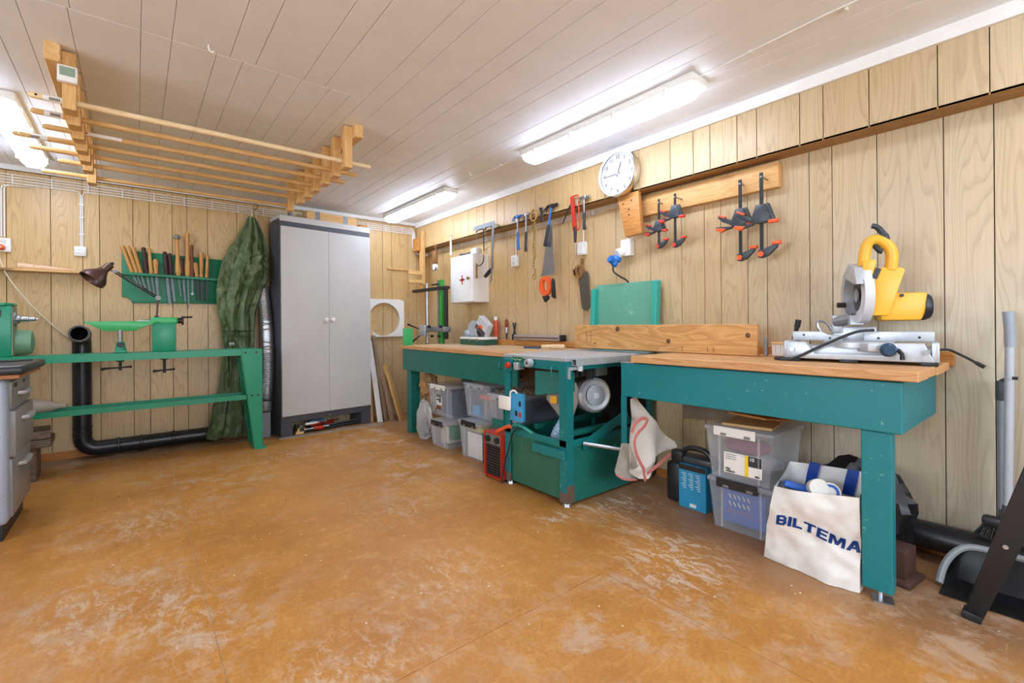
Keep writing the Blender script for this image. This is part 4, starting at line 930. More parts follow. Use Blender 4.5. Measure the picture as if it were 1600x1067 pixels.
# ------------------------------------------------------------------ helpers for things on the long wall (facing -x)
def yz(pts, x, th, bev=0):
    b = B(); b.prism([(x, p[0], p[1]) for p in pts], (th, 0, 0), bev); return b
def text_b(s, size, fx, depth=.0008, bold=0.0, shear=0.0, spacing=1.0):
    """lettering as solid mesh; fx maps (tx, ty, depth) to world"""
    cu = bpy.data.curves.new('lettering', 'FONT'); cu.body = s; cu.size = size; cu.align_x = 'CENTER'; cu.align_y = 'CENTER'
    cu.offset = bold; cu.shear = shear; cu.space_character = spacing; cu.resolution_u = 3
    o = bpy.data.objects.new('lettering', cu); COL.objects.link(o)
    bpy.context.view_layer.update()
    me = bpy.data.meshes.new_from_object(o); b = B(); b.bm.from_mesh(me)
    bmesh.ops.remove_doubles(b.bm, verts=list(b.bm.verts), dist=1e-6)
    r = bmesh.ops.extrude_face_region(b.bm, geom=list(b.bm.faces))
    for g in r['geom']:
        if isinstance(g, bmesh.types.BMVert): g.co.z += depth
    for v in b.bm.verts: v.co = Vector(fx(v.co.x, v.co.y, v.co.z))
    bpy.data.objects.remove(o); bpy.data.curves.remove(cu); bpy.data.meshes.remove(me)
    return b
# cables under the soffit and the corner conduit
t = thing('cable_run', 'three thin white cables along the long wall just under the soffit', 'cable', (XW, 3.2, 1.8))
for i, z in enumerate((1.848, 1.834, 1.820)): B().tube([(XW - .006, YB - .10, z), (XW - .006, 3.2, z), (XW - .006, 1.95 + .12 * i, z)], .0035, 6).done('cable', M_CAB_W, t)
for i in range(6): B().box((XW - .0105, 2.3 + .45 * i, 1.814), (XW, 2.306 + .45 * i, 1.853)).done('clip', M_CAB_W, t)
t = thing('corner_conduit', 'grey-white cable bend in the room corner above the wooden hook', 'cable', (2.5, YB - .02, 1.8))
for i in range(4):
    o_ = i * .011
    B().tube(spline([(2.40, YB - .008, 2.115 - o_ * 1.8), (2.48 - o_, YB - .008, 2.112 - o_ * 1.6), (2.515 - o_, YB - .010, 2.09 - o_), (2.525 - o_, YB - .014, 2.03), (2.525 - o_, YB - .02, 1.90), (2.545 - o_ * .6, YB - .03, 1.84), (2.60, YB - .04, 1.825 - o_ * .4), (XW - .012, YB - .10, 1.84 - o_)], 5), .0055, 6).done('cable', M_CAB_W, t)
# ceiling cable by the lamps
t = thing('ceiling_cable', 'thin white cable pinned to the ceiling between the lamps', 'cable', (2.1, 2.0, ZC - .02))
B().tube([(2.12, 3.42, ZC - .006), (2.115, 2.9, ZC - .006), (2.10, 2.41, ZC - .006)], .0035, 6).done('cable', M_CAB_W, t)
B().tube([(2.10, 1.14, ZC - .006), (2.06, .6, ZC - .006), (2.06, -.13, ZC - .006)], .0035, 6).done('cable', M_CAB_W, t)
for y in (3.1, 2.7, .9, .55, .2): B().box((2.07 + .01 * y, y, ZC - .011), (2.09 + .01 * y, y + .008, ZC)).done('clip', M_CAB_W, t)
def chook(x, y, label):
    tag(B().tube(spline([(x, y, ZC), (x, y, ZC - .012), (x + .004, y, ZC - .022), (x + .014, y, ZC - .026), (x + .018, y, ZC - .018)], 4), .003, 6).done('ceiling_hook', M_WHITE), label, 'hook')
chook(.245, 2.31, 'small white screw hook in the ceiling above the dowel rack'); chook(2.01, 2.98, 'small white screw hook in the ceiling between the two lamps')

# ------------------------------------------------------------------ wall clock
CY, CZ, CR = 1.947, 2.0, .152
t = thing('wall_clock', 'round white wall clock with chrome rim on the soffit', 'clock', (XS, CY, CZ - CR))
M_CHROME = mat('chrome', 'd8d8d6', 'c4c4c2', rough=.12, metal=1.0)
B().lathe([(CR - .02, .0), (CR, .004), (CR, .052), (CR - .004, .062), (CR - .012, .060), (CR - .014, .050)], (XS, CY, CZ), (-1, 0, 0), 48, cap=False).done('rim', M_CHROME, t)
face = B().lathe([(CR - .013, 0), (CR - .013, .046)], (XS, CY, CZ), (-1, 0, 0), 48).done('dial', mat('dial_white', 'c9c8ca', 'c2c1c4', rough=.25), t)
xd = XS - .0465
for k in range(12):
    a = PI / 2 - 2 * PI * (k + 1) / 12; cx_ = .112 * math.cos(a); cz_ = .112 * math.sin(a)
    text_b(str(k + 1), .034, lambda x, y, d: (xd - d, CY - cx_ - x, CZ + cz_ + y), .0006, .0003).done('numeral', mat('numeral_grey', '2c2d31'), face)
def hand(a, L, w_, nm, m_):
    d = Vector((0, -math.cos(a), math.sin(a))); n = Vector((0, math.sin(a), math.cos(a))); c = Vector((xd - .002, CY, CZ))
    B().prism([c - d * .02 + n * w_, c + d * L + n * w_ * .6, c + d * L - n * w_ * .6, c - d * .02 - n * w_], (-.001, 0, 0)).done(nm, m_, face)
hand(math.radians(68), .078, .0035, 'hour_hand', MATS['numeral_grey']); hand(math.radians(181), .105, .0028, 'minute_hand', MATS['numeral_grey'])
B().cyl((xd, CY, CZ), (xd - .005, CY, CZ), .006, n=12).done('hub', M_STEEL, face)
# timber bracket under the clock
t = thing('wooden_bracket', 'tapered orange timber bracket under the wall clock', 'bracket', (2.56, 1.89, 1.57))
yz([(1.982, ZS - .003), (1.812, ZS - .003), (1.79, 1.585), (1.915, 1.575)], XS - .012, .03, .002).done('block', M_OLDPINE, t)
for (y, z) in ((1.93, 1.80), (1.865, 1.81), (1.885, 1.755), (1.885, 1.72)): B().cyl((XS - .0125, y, z), (XS - .0135, y, z), .006, n=10).done('screw_head', M_BLKMET, t)

# ------------------------------------------------------------------ clamp board and quick clamps
tag(yz([(1.872, 1.714), (1.872, 1.842), (1.0, 1.847), (1.0, 1.714)], XW - .045, .044, .002).done('clamp_board', wood('lightpine_y', 'e8bd80', 'cf9750', 'Y')), 'pale pine board under the soffit carrying four clamps', 'board')
M_CLG = mat('clamp_grey', '3a4048', '2c3138', rough=.4)
def quick_clamp(y, zt, zb, zbody, k, pad, label, out=0.0):
    """k scales the body; pad is the pad and trigger colour"""
    x = XW - .085 - out
    t = thing('quick_clamp', label, 'clamp', (x, y, zb), 0, 'quick clamps on the pine board')
    bar = B().box((x - .004, y - .008 * k, zb + .005), (x + .004, y + .008 * k, zt), .001, 1).done('bar', M_BLKMET, t)
    B().cyl((x - .006, y, zt - .022), (XW - .044, y, zt - .022), .005, n=8).done('hanging_nail', M_STEEL, t)
    P_ = lambda a, z: (y - a * k, zbody + z * k)
    yz([P_(-.022, .048), P_(.02, .048), P_(.032, .02), P_(.045, -.03), P_(.02, -.042), P_(-.022, -.042), P_(-.05, -.03), P_(-.04, -.005)], x - .015, .03, .004).done('body', M_CLG, t)
    yz([P_(.02, .048), P_(.034, .05), P_(.062, -.028), P_(.045, -.035), P_(.03, .01)], x - .011, .022, .003).done('jaw_arm', M_CLG, t)
    B().box((x - .014, y - .075 * k, zbody - .047 * k), (x + .014, y - .032 * k, zbody - .030 * k), .004).done('pad', pad, t)
    yz([P_(-.04, -.005), P_(-.085, .012), P_(-.112, .03), P_(-.118, .018), P_(-.09, -.008), P_(-.045, -.03)], x - .009, .018, .003).done('trigger', M_CLG, t)
    yz([P_(-.075, .02), P_(-.112, .036), P_(-.118, .030), P_(-.08, .010)], x - .011, .022, .002).done('trigger_pad', pad, t)
    yz([P_(-.03, -.036), P_(-.085, -.036), P_(-.128, -.028), P_(-.13, -.045), P_(-.10, -.056), P_(-.04, -.046)], x - .011, .022, .003).done('handle', M_CLG, t)
    yz([P_(-.07, -.046), P_(-.122, -.034), P_(-.132, -.044), P_(-.10, -.062)], x - .013, .026, .002).done('handle_pad', pad, t)
    yz([(y + .014 * k, zb + .04 * k), (y - .014 * k, zb + .04 * k), (y - .045 * k, zb + .055 * k), (y - .075 * k, zb + .062 * k), (y - .07 * k, zb + .045 * k), (y - .035 * k, zb + .012 * k), (y - .005 * k, zb), (y + .014 * k, zb + .004 * k)], x - .012, .024, .003).done('fixed_jaw', M_CLG, t)
    B().cyl((x - .013, y, zb + .020 * k), (x - .017, y, zb + .020 * k), .013 * k, n=14).done('jaw_button', pad, t)
    B().box((x - .014, y - .085 * k, zb + .058 * k), (x + .014, y - .048 * k, zb + .074 * k), .004).done('pad', pad, t)
M_REDO = mat('red_orange', 'e0432c', 'c93a26', rough=.4)
quick_clamp(1.690, 1.789, 1.472, 1.615, .80, M_REDO, 'smaller red-padded clamp closest to the clock bracket')
quick_clamp(1.555, 1.788, 1.458, 1.675, .86, M_REDO, 'smaller red-padded clamp beside the pair of large clamps', .034)
quick_clamp(1.180, 1.785, 1.336, 1.575, 1.05, M_ORANGE, 'large orange-padded clamp overlapped by its neighbour')
quick_clamp(1.055, 1.785, 1.336, 1.565, 1.1, M_ORANGE, 'large orange-padded clamp at the outer end of the board', .034)

# ------------------------------------------------------------------ sockets on the long wall
TR = lambda y, z: Matrix.Translation((XW, y, z)) @ Matrix.Rotation(-PI / 2, 4, 'Z')
socket('wall_socket', 'white double wall socket below the hammers', TR(3.21, 1.57))
t = thing('wall_switch', 'white switch box on the wall above the old handsaw', 'switch', (XW, 2.40, 1.52))
B().box((XW - .035, 2.362, 1.525), (XW, 2.44, 1.625), .005).done('box', M_WHITE, t); B().box((XW - .040, 2.375, 1.535), (XW - .034, 2.427, 1.60), .003, 1).done('rocker', M_WHITE, t)
cable('vertical_cable', [(XW - .006, 2.40, 1.80), (XW - .006, 2.40, 1.625)], 'short white cable dropping to the switch box above the old saw', .005)
cable('vertical_cable', [(XW - .006, 3.21, 1.80), (XW - .006, 3.21, 1.62)], 'short white cable dropping to the double socket below the hammers', .005)
t = thing('power_outlet', 'white angled power outlet beside the timber bracket', 'socket', (XW, 1.98, 1.46))
B().box((XW - .05, 1.935, 1.465), (XW, 2.02, 1.58), .006).done('box', M_WHITE, t)
B().lathe([(.03, 0), (.034, .04), (.030, .05)], (XW - .045, 2.0, 1.50), (-.75, .35, -.35), 18).done('outlet', M_WHITE, t)
cable('vertical_cable', [(XW - .008, 1.99, 1.865), (XW - .008, 1.985, 1.58)], 'short white cable dropping to the angled power outlet', .006)
t = thing('power_plug', 'blue round plug with black cable in the angled outlet', 'plug', (2.58, 2.04, 1.38))
B().lathe([(.027, 0), (.032, .008), (.032, .03), (.024, .034), (.024, .065), (.012, .075)], (2.60, 2.03, 1.465), (-.35, .25, -.9), 18).done('body', M_BLUE, t)
B().cyl((2.583, 2.045, 1.43), (2.545, 2.055, 1.45), .026, n=18).done('cap', M_BLUE, t)
B().tube(spline([(2.577, 2.05, 1.40), (2.575, 2.045, 1.36), (2.60, 2.01, 1.325), (2.645, 1.985, 1.295), (2.657, 1.98, 1.24), (2.657, 1.98, 1.0)], 6), .006, 8).done('cable', M_BLACK, t)

# ------------------------------------------------------------------ green tray leaning on the wall and the big plank
t = thing('green_tray', 'pale green painted tray with side lips leaning on the wall', 'tray', (2.6, 2.0, .815))
R_ = Matrix.Translation((2.60, 1.985, .818)) @ Euler((0, .065, 0)).to_matrix().to_4x4()
M_TRAYG = worn('tray_green', '6aa98e', '8fbda6', 14, .6, .75, .5, '5f9f86')
B().box((0, -.27, 0), (.012, .27, .465), .003, 1).xf(R_).done('panel', M_TRAYG, t)
B().box((-.045, .24, .0), (0, .275, .435), .003, 1).xf(R_).done('side_lip', worn('tray_teal', '2fa493', '8cc8bc', 40, .74, .78, .45), t)
B().box((-.045, -.275, .0), (0, -.24, .455), .003, 1).xf(R_).done('side_lip', MATS['tray_teal'], t)
t = thing('timber_plank', 'wide knotty pine plank standing on edge along the bench backs', 'plank', (2.45, 1.65, .832))
def bigboard_mat():
    t = NT('knotty_plank'); off, r = t.rnd(); co = t.coords('Object', (6, .8, 6)); n = t.noise(co, 1.4, 3, .5, .8)
    rg = t.ramp(t.math('FRACT', t.math('MULTIPLY', n, 11)), [(0, 0.0), (.8, 1.0), (1, .1)])
    c = t.mix(t.math('MULTIPLY', rg, .6), 'd9a566', 'ab7034'); return t.fin(c, .5)
pl = B().box((2.425, 1.03, .832), (2.452, 2.275, .992), .002, 1).done('plank', bigboard_mat(), t)
for (y, z, r_) in ((1.90, .965, .017), (1.53, .895, .015), (1.075, .935, .014), (2.09, .868, .007)):
    B().lathe([(r_, 0), (r_ * .75, .001), (0.002, .0014)], (2.4252, y, z), (-1, 0, 0), 18).done('knot', mat('knot', '6b4326', '452812', rough=.5), pl)
for (y, z0_, z1_) in ((2.165, .87, .955), (2.125, .868, .955), (1.44, .838, .87), (1.29, .842, .87), (1.255, .842, .87)): B().box((2.4242, y, z0_), (2.4252, y + .0025, z1_)).done('pencil_mark', M_BLKMET, pl)
tag(B().box((2.47, 1.0, .832), (2.485, 1.018, .925), .002, 1).done('metal_stop', M_GREYM), 'small grey metal stop standing beside the plank end', 'stop')

# ------------------------------------------------------------------ hand tools on the soffit edge
XH = XS - .03
def nail(par, y, z, x0=XH - .01): B().cyl((x0, y, z), (XS + .01, y, z), .003, n=6).done('hanging_nail', M_STEEL, par)
def hammer(y, zt, zb, lean, label, m_head, m_shaft, m_grip, k=1.0, claw=True, wide=.0):
    t = thing('hammer', label, 'hammer', (XH, y, zb), 0, 'hammers on the soffit')
    d = Vector((0, lean, zb - zt)); top = Vector((XH, y, zt))
    B().tube([top, top + d * .5], .008 * k, 10).done('shaft', m_shaft, t)
    B().tube([top + d * .45, top + d * .55, top + d * .8 + Vector((0, .003, 0)), top + d * .97, top + d], [.010 * k, .013 * k, .012 * k, .015 * k, .012 * k], 12).done('grip', m_grip, t)
    b = B(); b.lathe([(.012 * k, 0), (.013 * k, .004), (.013 * k, .018), (.010 * k, .024), (.010 * k, .035)], top + Vector((0, -.058 * k, .008)), (0, 1, 0), 14); b.box(top + Vector((-.011 * k, -.024 * k, -.006)), top + Vector((.011 * k, .016 * k, .022)), .003); b.done('head', m_head, t)
    if claw:
        for s_ in (-1, 1): B().tube(spline([top + Vector((s_ * .004, .012 * k, .012)), top + Vector((s_ * .007, .035 * k, .010)), top + Vector((s_ * .009, .058 * k, -.008)), top + Vector((s_ * .010, .068 * k, -.026))], 3), [.008 * k] * 4 + [.005 * k] * 4 + [.003] * 2, 6).done('claw', m_head, t)
    nail(t, y + .02, zt - .012, XH + .012); return t
M_BLUET = mat('tool_blue', '2470c0', '1a5aa0', rough=.35)
hammer(3.015, 1.905, 1.63, -.012, 'hatchet-headed hammer with blue and white grip above the socket', M_BLUET, M_STEEL, M_BLUET, .9)
hammer(2.90, 1.90, 1.605, .01, 'black-gripped claw hammer with bright shaft beside the rope', M_STEEL, M_STEEL, M_BLACK, .85)
hammer(2.60, 1.912, 1.615, .075, 'large blue-shafted claw hammer hanging in front of the orange handsaw', M_BLKMET, M_BLUET, M_BLACK, 1.1)
hammer(2.262, 1.905, 1.68, -.002, 'black-gripped claw hammer hanging next to the red saw', M_STEEL, M_STEEL, M_BLACK, .85)
# rope and chain
t = thing('rope_chain', 'light rope loop with a rusty chain hanging below the soffit', 'chain', (XH, 2.80, 1.37))
M_ROPE = mat('rope', 'c8a15c', 'a67c3c', rough=.9, bump=.4)
for k in range(3): B().tube([(XH + .006 * k - .01, 2.80 + (.035 + .004 * k) * math.sin(a) + .006 * k, 1.885 + (.048 - .004 * k) * math.cos(a)) for a in [i * PI / 10 for i in range(20)]], .005, 6, closed=True).done('rope_loop', M_ROPE, t)
M_CHAIN = mat('chain_brass', 'b39255', '7d6236', rough=.4, metal=.7)
for k in range(17):
    z = 1.825 - k * .026; yy = 2.802 + .012 * math.sin(k * 1.1); a0 = k % 2
    B().tube([(XH + (.008 * math.cos(a) if a0 else 0), yy + (0 if a0 else .011 * math.cos(a)), z + .017 * math.sin(a)) for a in [i * PI / 5 for i in range(10)]], .003, 5, closed=True).done('chain_link', M_CHAIN, t)
for s_ in (-1, 1): B().tube(spline([(XH, 2.80, 1.82), (XH - .006, 2.80 + s_ * .03, 1.77), (XH, 2.80 + s_ * .012, 1.70), (XH - .004, 2.80 + s_ * .02, 1.62), (XH, 2.80 + s_ * .01, 1.53)], 5), .0035, 6).done('rope_end', M_ROPE, t)
B().tube([(XH, 2.808 + .018 * math.cos(a), 1.385 + .02 * math.sin(a)) for a in [i * PI / 8 for i in range(16)]], .004, 6, closed=True).done('end_ring', M_CHAIN, t)
nail(t, 2.80, 1.925)
t = thing('pliers', 'dark pliers hanging between the rope and the blue hammer', 'pliers', (XH, 2.71, 1.82))
for s_ in (-1, 1): B().tube(spline([(XH, 2.72 + s_ * .012, 1.93), (XH, 2.715 + s_ * .004, 1.90), (XH, 2.71 - s_ * .016, 1.86), (XH, 2.705 - s_ * .010, 1.815)], 4), [.009] * 5 + [.006] * 8, 6).done('half', M_BLKMET, t)
nail(t, 2.716, 1.90)
# panel saw with orange handle
def saw_handle(y, z, w_, h_, x, th, m_, name, par, hole=.45):
    N_ = 24; b = B(); rings = []
    for xx in (x, x + th):
        o_ = []; i_ = []
        for k in range(N_):
            a = 2 * PI * k / N_; e = .9 + .1 * math.cos(2 * a + .6)
            o_.append(b.bm.verts.new((xx, y + w_ * e * math.cos(a) + .15 * w_ * math.sin(a), z + h_ * e * math.sin(a)))); i_.append(b.bm.verts.new((xx, y + w_ * hole * math.cos(a) + .1 * w_ * math.sin(a), z + h_ * (hole + .08) * math.sin(a))))
        rings.append((o_, i_))
    (o1, i1), (o2, i2) = rings
    for k in range(N_):
        j = (k + 1) % N_
        b.bm.faces.new((o1[k], o1[j], i1[j], i1[k])); b.bm.faces.new((o2[k], i2[k], i2[j], o2[j])); b.bm.faces.new((o1[k], o2[k], o2[j], o1[j])); b.bm.faces.new((i1[k], i1[j], i2[j], i2[k]))
    return b.done(name, m_, par)
t = thing('hand_saw', 'handsaw hanging blade up with orange and black handle', 'saw', (XH + .02, 2.68, 1.19))
M_SAWB = mat('saw_blade', 'a8abad', '8a8d90', rough=.3, metal=.85)
yz([(2.655, 1.80), (2.62, 1.80), (2.595, 1.39), (2.76, 1.385), (2.735, 1.42)], XH + .022, .0016).done('blade', M_SAWB, t)
hd = saw_handle(2.695, 1.305, .068, .095, XH + .008, .03, M_ORANGE, 'handle', t)
yz([(2.615, 1.36), (2.60, 1.33), (2.59, 1.20), (2.62, 1.215)], XH + .010, .026, .003).done('grip_edge', M_BLACK, hd)
yz([(2.73, 1.225), (2.70, 1.175), (2.665, 1.20), (2.66, 1.225)], XH + .010, .026, .003).done('grip_tip', M_BLACK, hd)
nail(t, 2.638, 1.785, XH + .012)
B().tube([(XH + .024, 2.638, 1.79), (XH + .024, 2.638, 1.86)], .002, 5).done('hang_wire', M_STEEL, t)
# red bow saw frame
t = thing('hack_saw', 'red-framed narrow saw hanging beside the black-gripped hammer', 'saw', (XH, 2.345, 1.55))
yz([(2.395, 1.945), (2.37, 1.945), (2.335, 1.70), (2.372, 1.69)], XH - .008, .016, .003).done('frame', M_RED, t)
B().tube([(XH, 2.375, 1.945), (XH, 2.325, 1.945), (XH, 2.318, 1.93), (XH, 2.305, 1.71), (XH, 2.32, 1.69), (XH, 2.35, 1.685)], .005, 6).done('bow', M_RED, t)
B().tube([(XH, 2.35, 1.715), (XH, 2.35, 1.66), (XH, 2.352, 1.60)], [.014, .012, .009], 10).done('adjuster', M_BLACK, t)
B().tube([(XH, 2.352, 1.66), (XH + .02, 2.365, 1.50), (XH + .05, 2.385, 1.40)], .0018, 5).done('wire', M_STEEL, t)
nail(t, 2.345, 1.93)
t = thing('pry_bar', 'thin black bar leaning behind the red saw', 'bar', (XH + .01, 2.48, 1.75))
B().tube([(XH + .012, 2.39, 1.905), (XH + .012, 2.43, 1.86), (XH + .012, 2.49, 1.765)], [.008, .006, .004], 8).done('bar', M_BLKMET, t); nail(t, 2.40, 1.90, XH + .005)
# old wooden handled saw
t = thing('hand_saw', 'old rusty handsaw with wooden handle hanging under the switch box', 'saw', (XW - .02, 2.38, 1.09))
M_RUST = mat('rusty_blade', '6b6259', '4d433b', rough=.6, metal=.5, scale=40)
yz([(2.435, 1.345), (2.355, 1.40), (2.335, 1.385), (2.325, 1.13), (2.37, 1.10), (2.40, 1.12)], XW - .028, .002).done('blade', M_RUST, t)
M_OLDW = wood('old_handle', 'a87a44', '6f4722', 'Z', knots=False)
h_ = saw_handle(2.425, 1.40, .050, .062, XW - .037, .022, M_OLDW, 'handle', t)
yz([(2.465, 1.43), (2.495, 1.42), (2.475, 1.375), (2.45, 1.37)], XW - .037, .022, .004).done('horn', M_OLDW, h_)
yz([(2.41, 1.455), (2.395, 1.455), (2.39, 1.50), (2.405, 1.502)], XW - .037, .022, .003).done('horn', M_OLDW, h_)
B().cyl((XW - .05, 2.415, 1.435), (XW, 2.415, 1.435), .003, n=6).done('hanging_nail', M_STEEL, t)

# ------------------------------------------------------------------ first aid cabinet with coping saws beside it
t = thing('first_aid_cabinet', 'white wall cabinet with a red cross and round knob', 'cabinet', (2.57, 3.83, 1.215))
B().box((2.495, 3.63, 1.218), (XW, 4.03, 1.682), .003, 1).done('body', M_WPAINT, t)
dr = B().box((2.478, 3.632, 1.222), (2.494, 4.028, 1.678), .003, 1).done('door', M_WHITE, t)
B().box((2.4765, 3.815 - .009, 1.395), (2.4785, 3.815 + .009, 1.485)).box((2.4765, 3.815 - .042, 1.430), (2.4785, 3.815 + .042, 1.449)).done('red_cross', M_RED, dr)
B().lathe([(.007, 0), (.007, .012), (.016, .018), (.016, .028), (.008, .032)], (2.478, 3.685, 1.445), (-1, 0, 0), 16).done('knob', M_OLDW, dr)
t = thing('flashlight', 'dark cylindrical tool lying on the first aid cabinet', 'tool', (2.55, 3.8, 1.684))
B().lathe([(.010, 0), (.015, .01), (.013, .05), (.011, .06), (.011, .15), (.014, .155), (.014, .185)], (2.53, 3.93, 1.698), (0.05, -1, 0), 12).done('body', M_CLG, t)
tag(B().box((2.52, 3.635, 1.684), (2.59, 3.73, 1.735), .006).done('white_carton', M_WPAINT), 'small white carton on the first aid cabinet', 'carton')
def frame_saw(y0_, z0_, label, pts, r_, wire, hpts, hm, hr):
    t = thing('coping_saw', label, 'saw', (XH, y0_, z0_), 0, 'coping saws by the first aid cabinet')
    B().tube(spline([(XH - .012, p[0], p[1]) for p in pts], 5), r_, 8).done('frame', M_BLKMET, t)
    B().tube([(XH - .012, p[0], p[1]) for p in wire], .0016, 5).done('blade', M_STEEL, t)
    B().tube([(XH - .012, p[0], p[1]) for p in hpts], hr, 12).done('handle', hm, t)
    nail(t, pts[2][0], pts[2][1] - .004); return t
frame_saw(3.55, 1.40, 'fine coping saw with a brass-brown handle in front of the first aid cabinet', [(3.61, 1.875), (3.59, 1.885), (3.53, 1.89), (3.495, 1.885), (3.49, 1.86), (3.49, 1.65), (3.50, 1.585), (3.55, 1.555), (3.605, 1.565)], .005, [(3.608, 1.875), (3.606, 1.565)], [(3.606, 1.58), (3.607, 1.54), (3.607, 1.50), (3.608, 1.44)], M_OLDW, [.008, .010, .008, .010])
frame_saw(3.41, 1.42, 'hacksaw with a black angled handle right of the fine coping saw', [(3.47, 1.875), (3.45, 1.89), (3.40, 1.895), (3.36, 1.89), (3.35, 1.86), (3.352, 1.70), (3.355, 1.50)], .006, [(3.468, 1.87), (3.455, 1.50)], [(3.38, 1.50), (3.42, 1.475), (3.47, 1.445)], M_BLACK, [.016, .020, .017])
t = thing('carpenter_square', 'steel carpenter square hanging over the coping saws', 'square', (XH - .03, 3.45, 1.37))
yz([(3.615, 1.925), (3.615, 1.89), (3.33, 1.885), (3.355, 1.41), (3.362, 1.37), (3.335, 1.40), (3.292, 1.925)], XH - .036, .003).done('blade', mat('square_steel', '7c8082', '5e6264', rough=.5, metal=.5), t)
nail(t, 3.31, 1.90, XH - .035)
t = thing('bevel_gauge', 'small brass-framed gauge hanging behind the carpenter square', 'gauge', (XH, 3.38, 1.64))
B().tube([(XH - .0245, 3.47, 1.64), (XH - .0245, 3.47, 1.68), (XH - .0245, 3.36, 1.715), (XH - .0245, 3.30, 1.70), (XH - .0245, 3.30, 1.665)], .004, 6).done('frame', M_BRASS, t)
B().tube([(XH - .0245, 3.30, 1.70), (XH, 3.29, 1.88)], .002, 5).done('hang_wire', M_STEEL, t); nail(t, 3.29, 1.885)
t = thing('hanging_scraper', 'wooden-bodied tool with a white curved guard hanging near the corner', 'tool', (XS - .02, 4.4, 1.6))
B().box((XS - .05, 4.37, 1.66), (XS - .015, 4.445, 1.80), .008).done('body', M_OLDW, t)
B().lathe([(.036, 0), (.036, .03)], (XS - .02, 4.40, 1.625), (-1, 0, 0), 20).done('guard', M_WHITE, t)
B().tube([(XS - .045, 4.40 + .036 * math.cos(a), 1.625 + .036 * math.sin(a)) for a in [PI * 1.05 + i * PI / 8 for i in range(9)]], .006, 6).done('strap', M_BLACK, t)
B().tube(spline([(XS - .03, 4.41, 1.80), (XS - .03, 4.40, 1.83), (XS - .035, 4.42, 1.87), (XS - .03, 4.39, 1.86), (XS - .03, 4.41, 1.83)], 4), .003, 5).done('cord_loop', MATS['twine'], t); nail(t, 4.41, 1.865, XS - .04)
t = thing('hanging_brush', 'white slim tool hanging on the soffit above the first aid cabinet', 'tool', (XS - .02, 4.12, 1.72))
B().tube([(XS - .02, 4.10, 1.93), (XS - .02, 4.10, 1.87), (XS - .02, 4.10, 1.86), (XS - .02, 4.10, 1.72)], [.004, .006, .010, .012], 8).done('handle', M_WHITE, t); nail(t, 4.10, 1.925)
# wooden bracket in the corner
t = thing('wooden_hook', 'pale wooden L-shaped hook frame in the room corner', 'hook', (2.58, YB - .05, 1.45))
B().box((2.47, YB - .19, 1.84), (2.546, YB - .07, 1.985), .003, 1).done('cross_block', M_OLDPINE, t)
B().box((2.505, YB - .225, 1.46), (2.545, YB - .192, 2.06), .003, 1).done('upright', M_PINEZ, t)
B().box((2.34, YB - .225, 1.565), (2.504, YB - .192, 1.61), .003, 1).done('upper_arm', M_PINE, t)
B().box((2.34, YB - .225, 1.47), (2.504, YB - .192, 1.505), .003, 1).done('lower_arm', M_PINE, t)
B().box((2.5, YB - .19, 1.36), (2.53, YB - .165, 1.838), .003, 1).done('back_post', M_PINEZ, t)

# ------------------------------------------------------------------ mitre saw on the near bench
t = thing('mitre_saw', 'yellow and grey mitre saw standing on the near workbench', 'mitre saw', (2.42, .60, .83))
MR = Matrix.Translation((2.42, .61, .83)) @ Matrix.Rotation(math.radians(9), 4, 'Z')     # local -x faces the room, local y along the wall
def mb(a, b_, m_, nm, par=t, bev=.004): return B().box(a, b_, bev, 2).xf(MR).done(nm, m_, par)
# base casting
base = mb((-.10, -.245, .018), (.13, .245, .066), M_ALU, 'base', t, .006)
B().prism([(-.13, -.245, .012), (-.13, -.215, .085), (-.13, -.13, .085), (-.13, -.09, .03), (-.13, .14, .03), (-.13, .17, .085), (-.13, .245, .085), (-.13, .25, .012)], (.035, 0, 0), .004).xf(MR).done('front_wall', M_ALU, base)
mb((-.12, -.258, .012), (.13, -.235, .088), M_ALU, 'end_block', base); mb((-.12, .235, .012), (.13, .258, .088), M_ALU, 'end_block', base)
for (y) in (-.225, .0, .225): mb((-.135, y - .03 if y else -.01, 0), (-.09, y + .02 if y else .05, .014), M_BLACK, 'rubber_foot', base, .002)
for y in (-.225, .225): mb((.09, y - .02, 0), (.13, y + .02, .014), M_BLACK, 'rubber_foot', base, .002)
for y in (-.222, .222): B().cyl((-.131, y, .052), (-.138, y, .052), .010, n=12).xf(MR).done('bolt', M_STEEL, base)
HR = MR @ Matrix.Rotation(math.radians(19), 4, 'Z')          # table and head swung to a mitre angle
# turntable
B().lathe([(.125, 0), (.125, .022), (.118, .026)], (0, 0, .062), (0, 0, 1), 40).xf(HR).done('turntable', M_ALU, t)
B().prism([(-.10, -.10, .048), (-.175, -.085, .050), (-.175, .01, .050), (-.10, .03, .048)], (0, 0, .034), .005).xf(HR).done('turntable_arm', M_ALU, t)
b = B().lathe([(.012, 0), (.026, .008), (.028, .018), (.018, .028)], (-.178, -.05, .062), (-1, 0, -.15), 16).xf(HR).done('mitre_knob', M_BLUE if 0 else mat('navy_knob', '2a4a66', '1e3850', rough=.35), t)
B().tube([(-.178, -.085, .058), (-.20, -.09, .045), (-.20, -.092, .022)], [.008, .007, .009], 8).xf(HR).done('mitre_lever', M_BLACK, t)
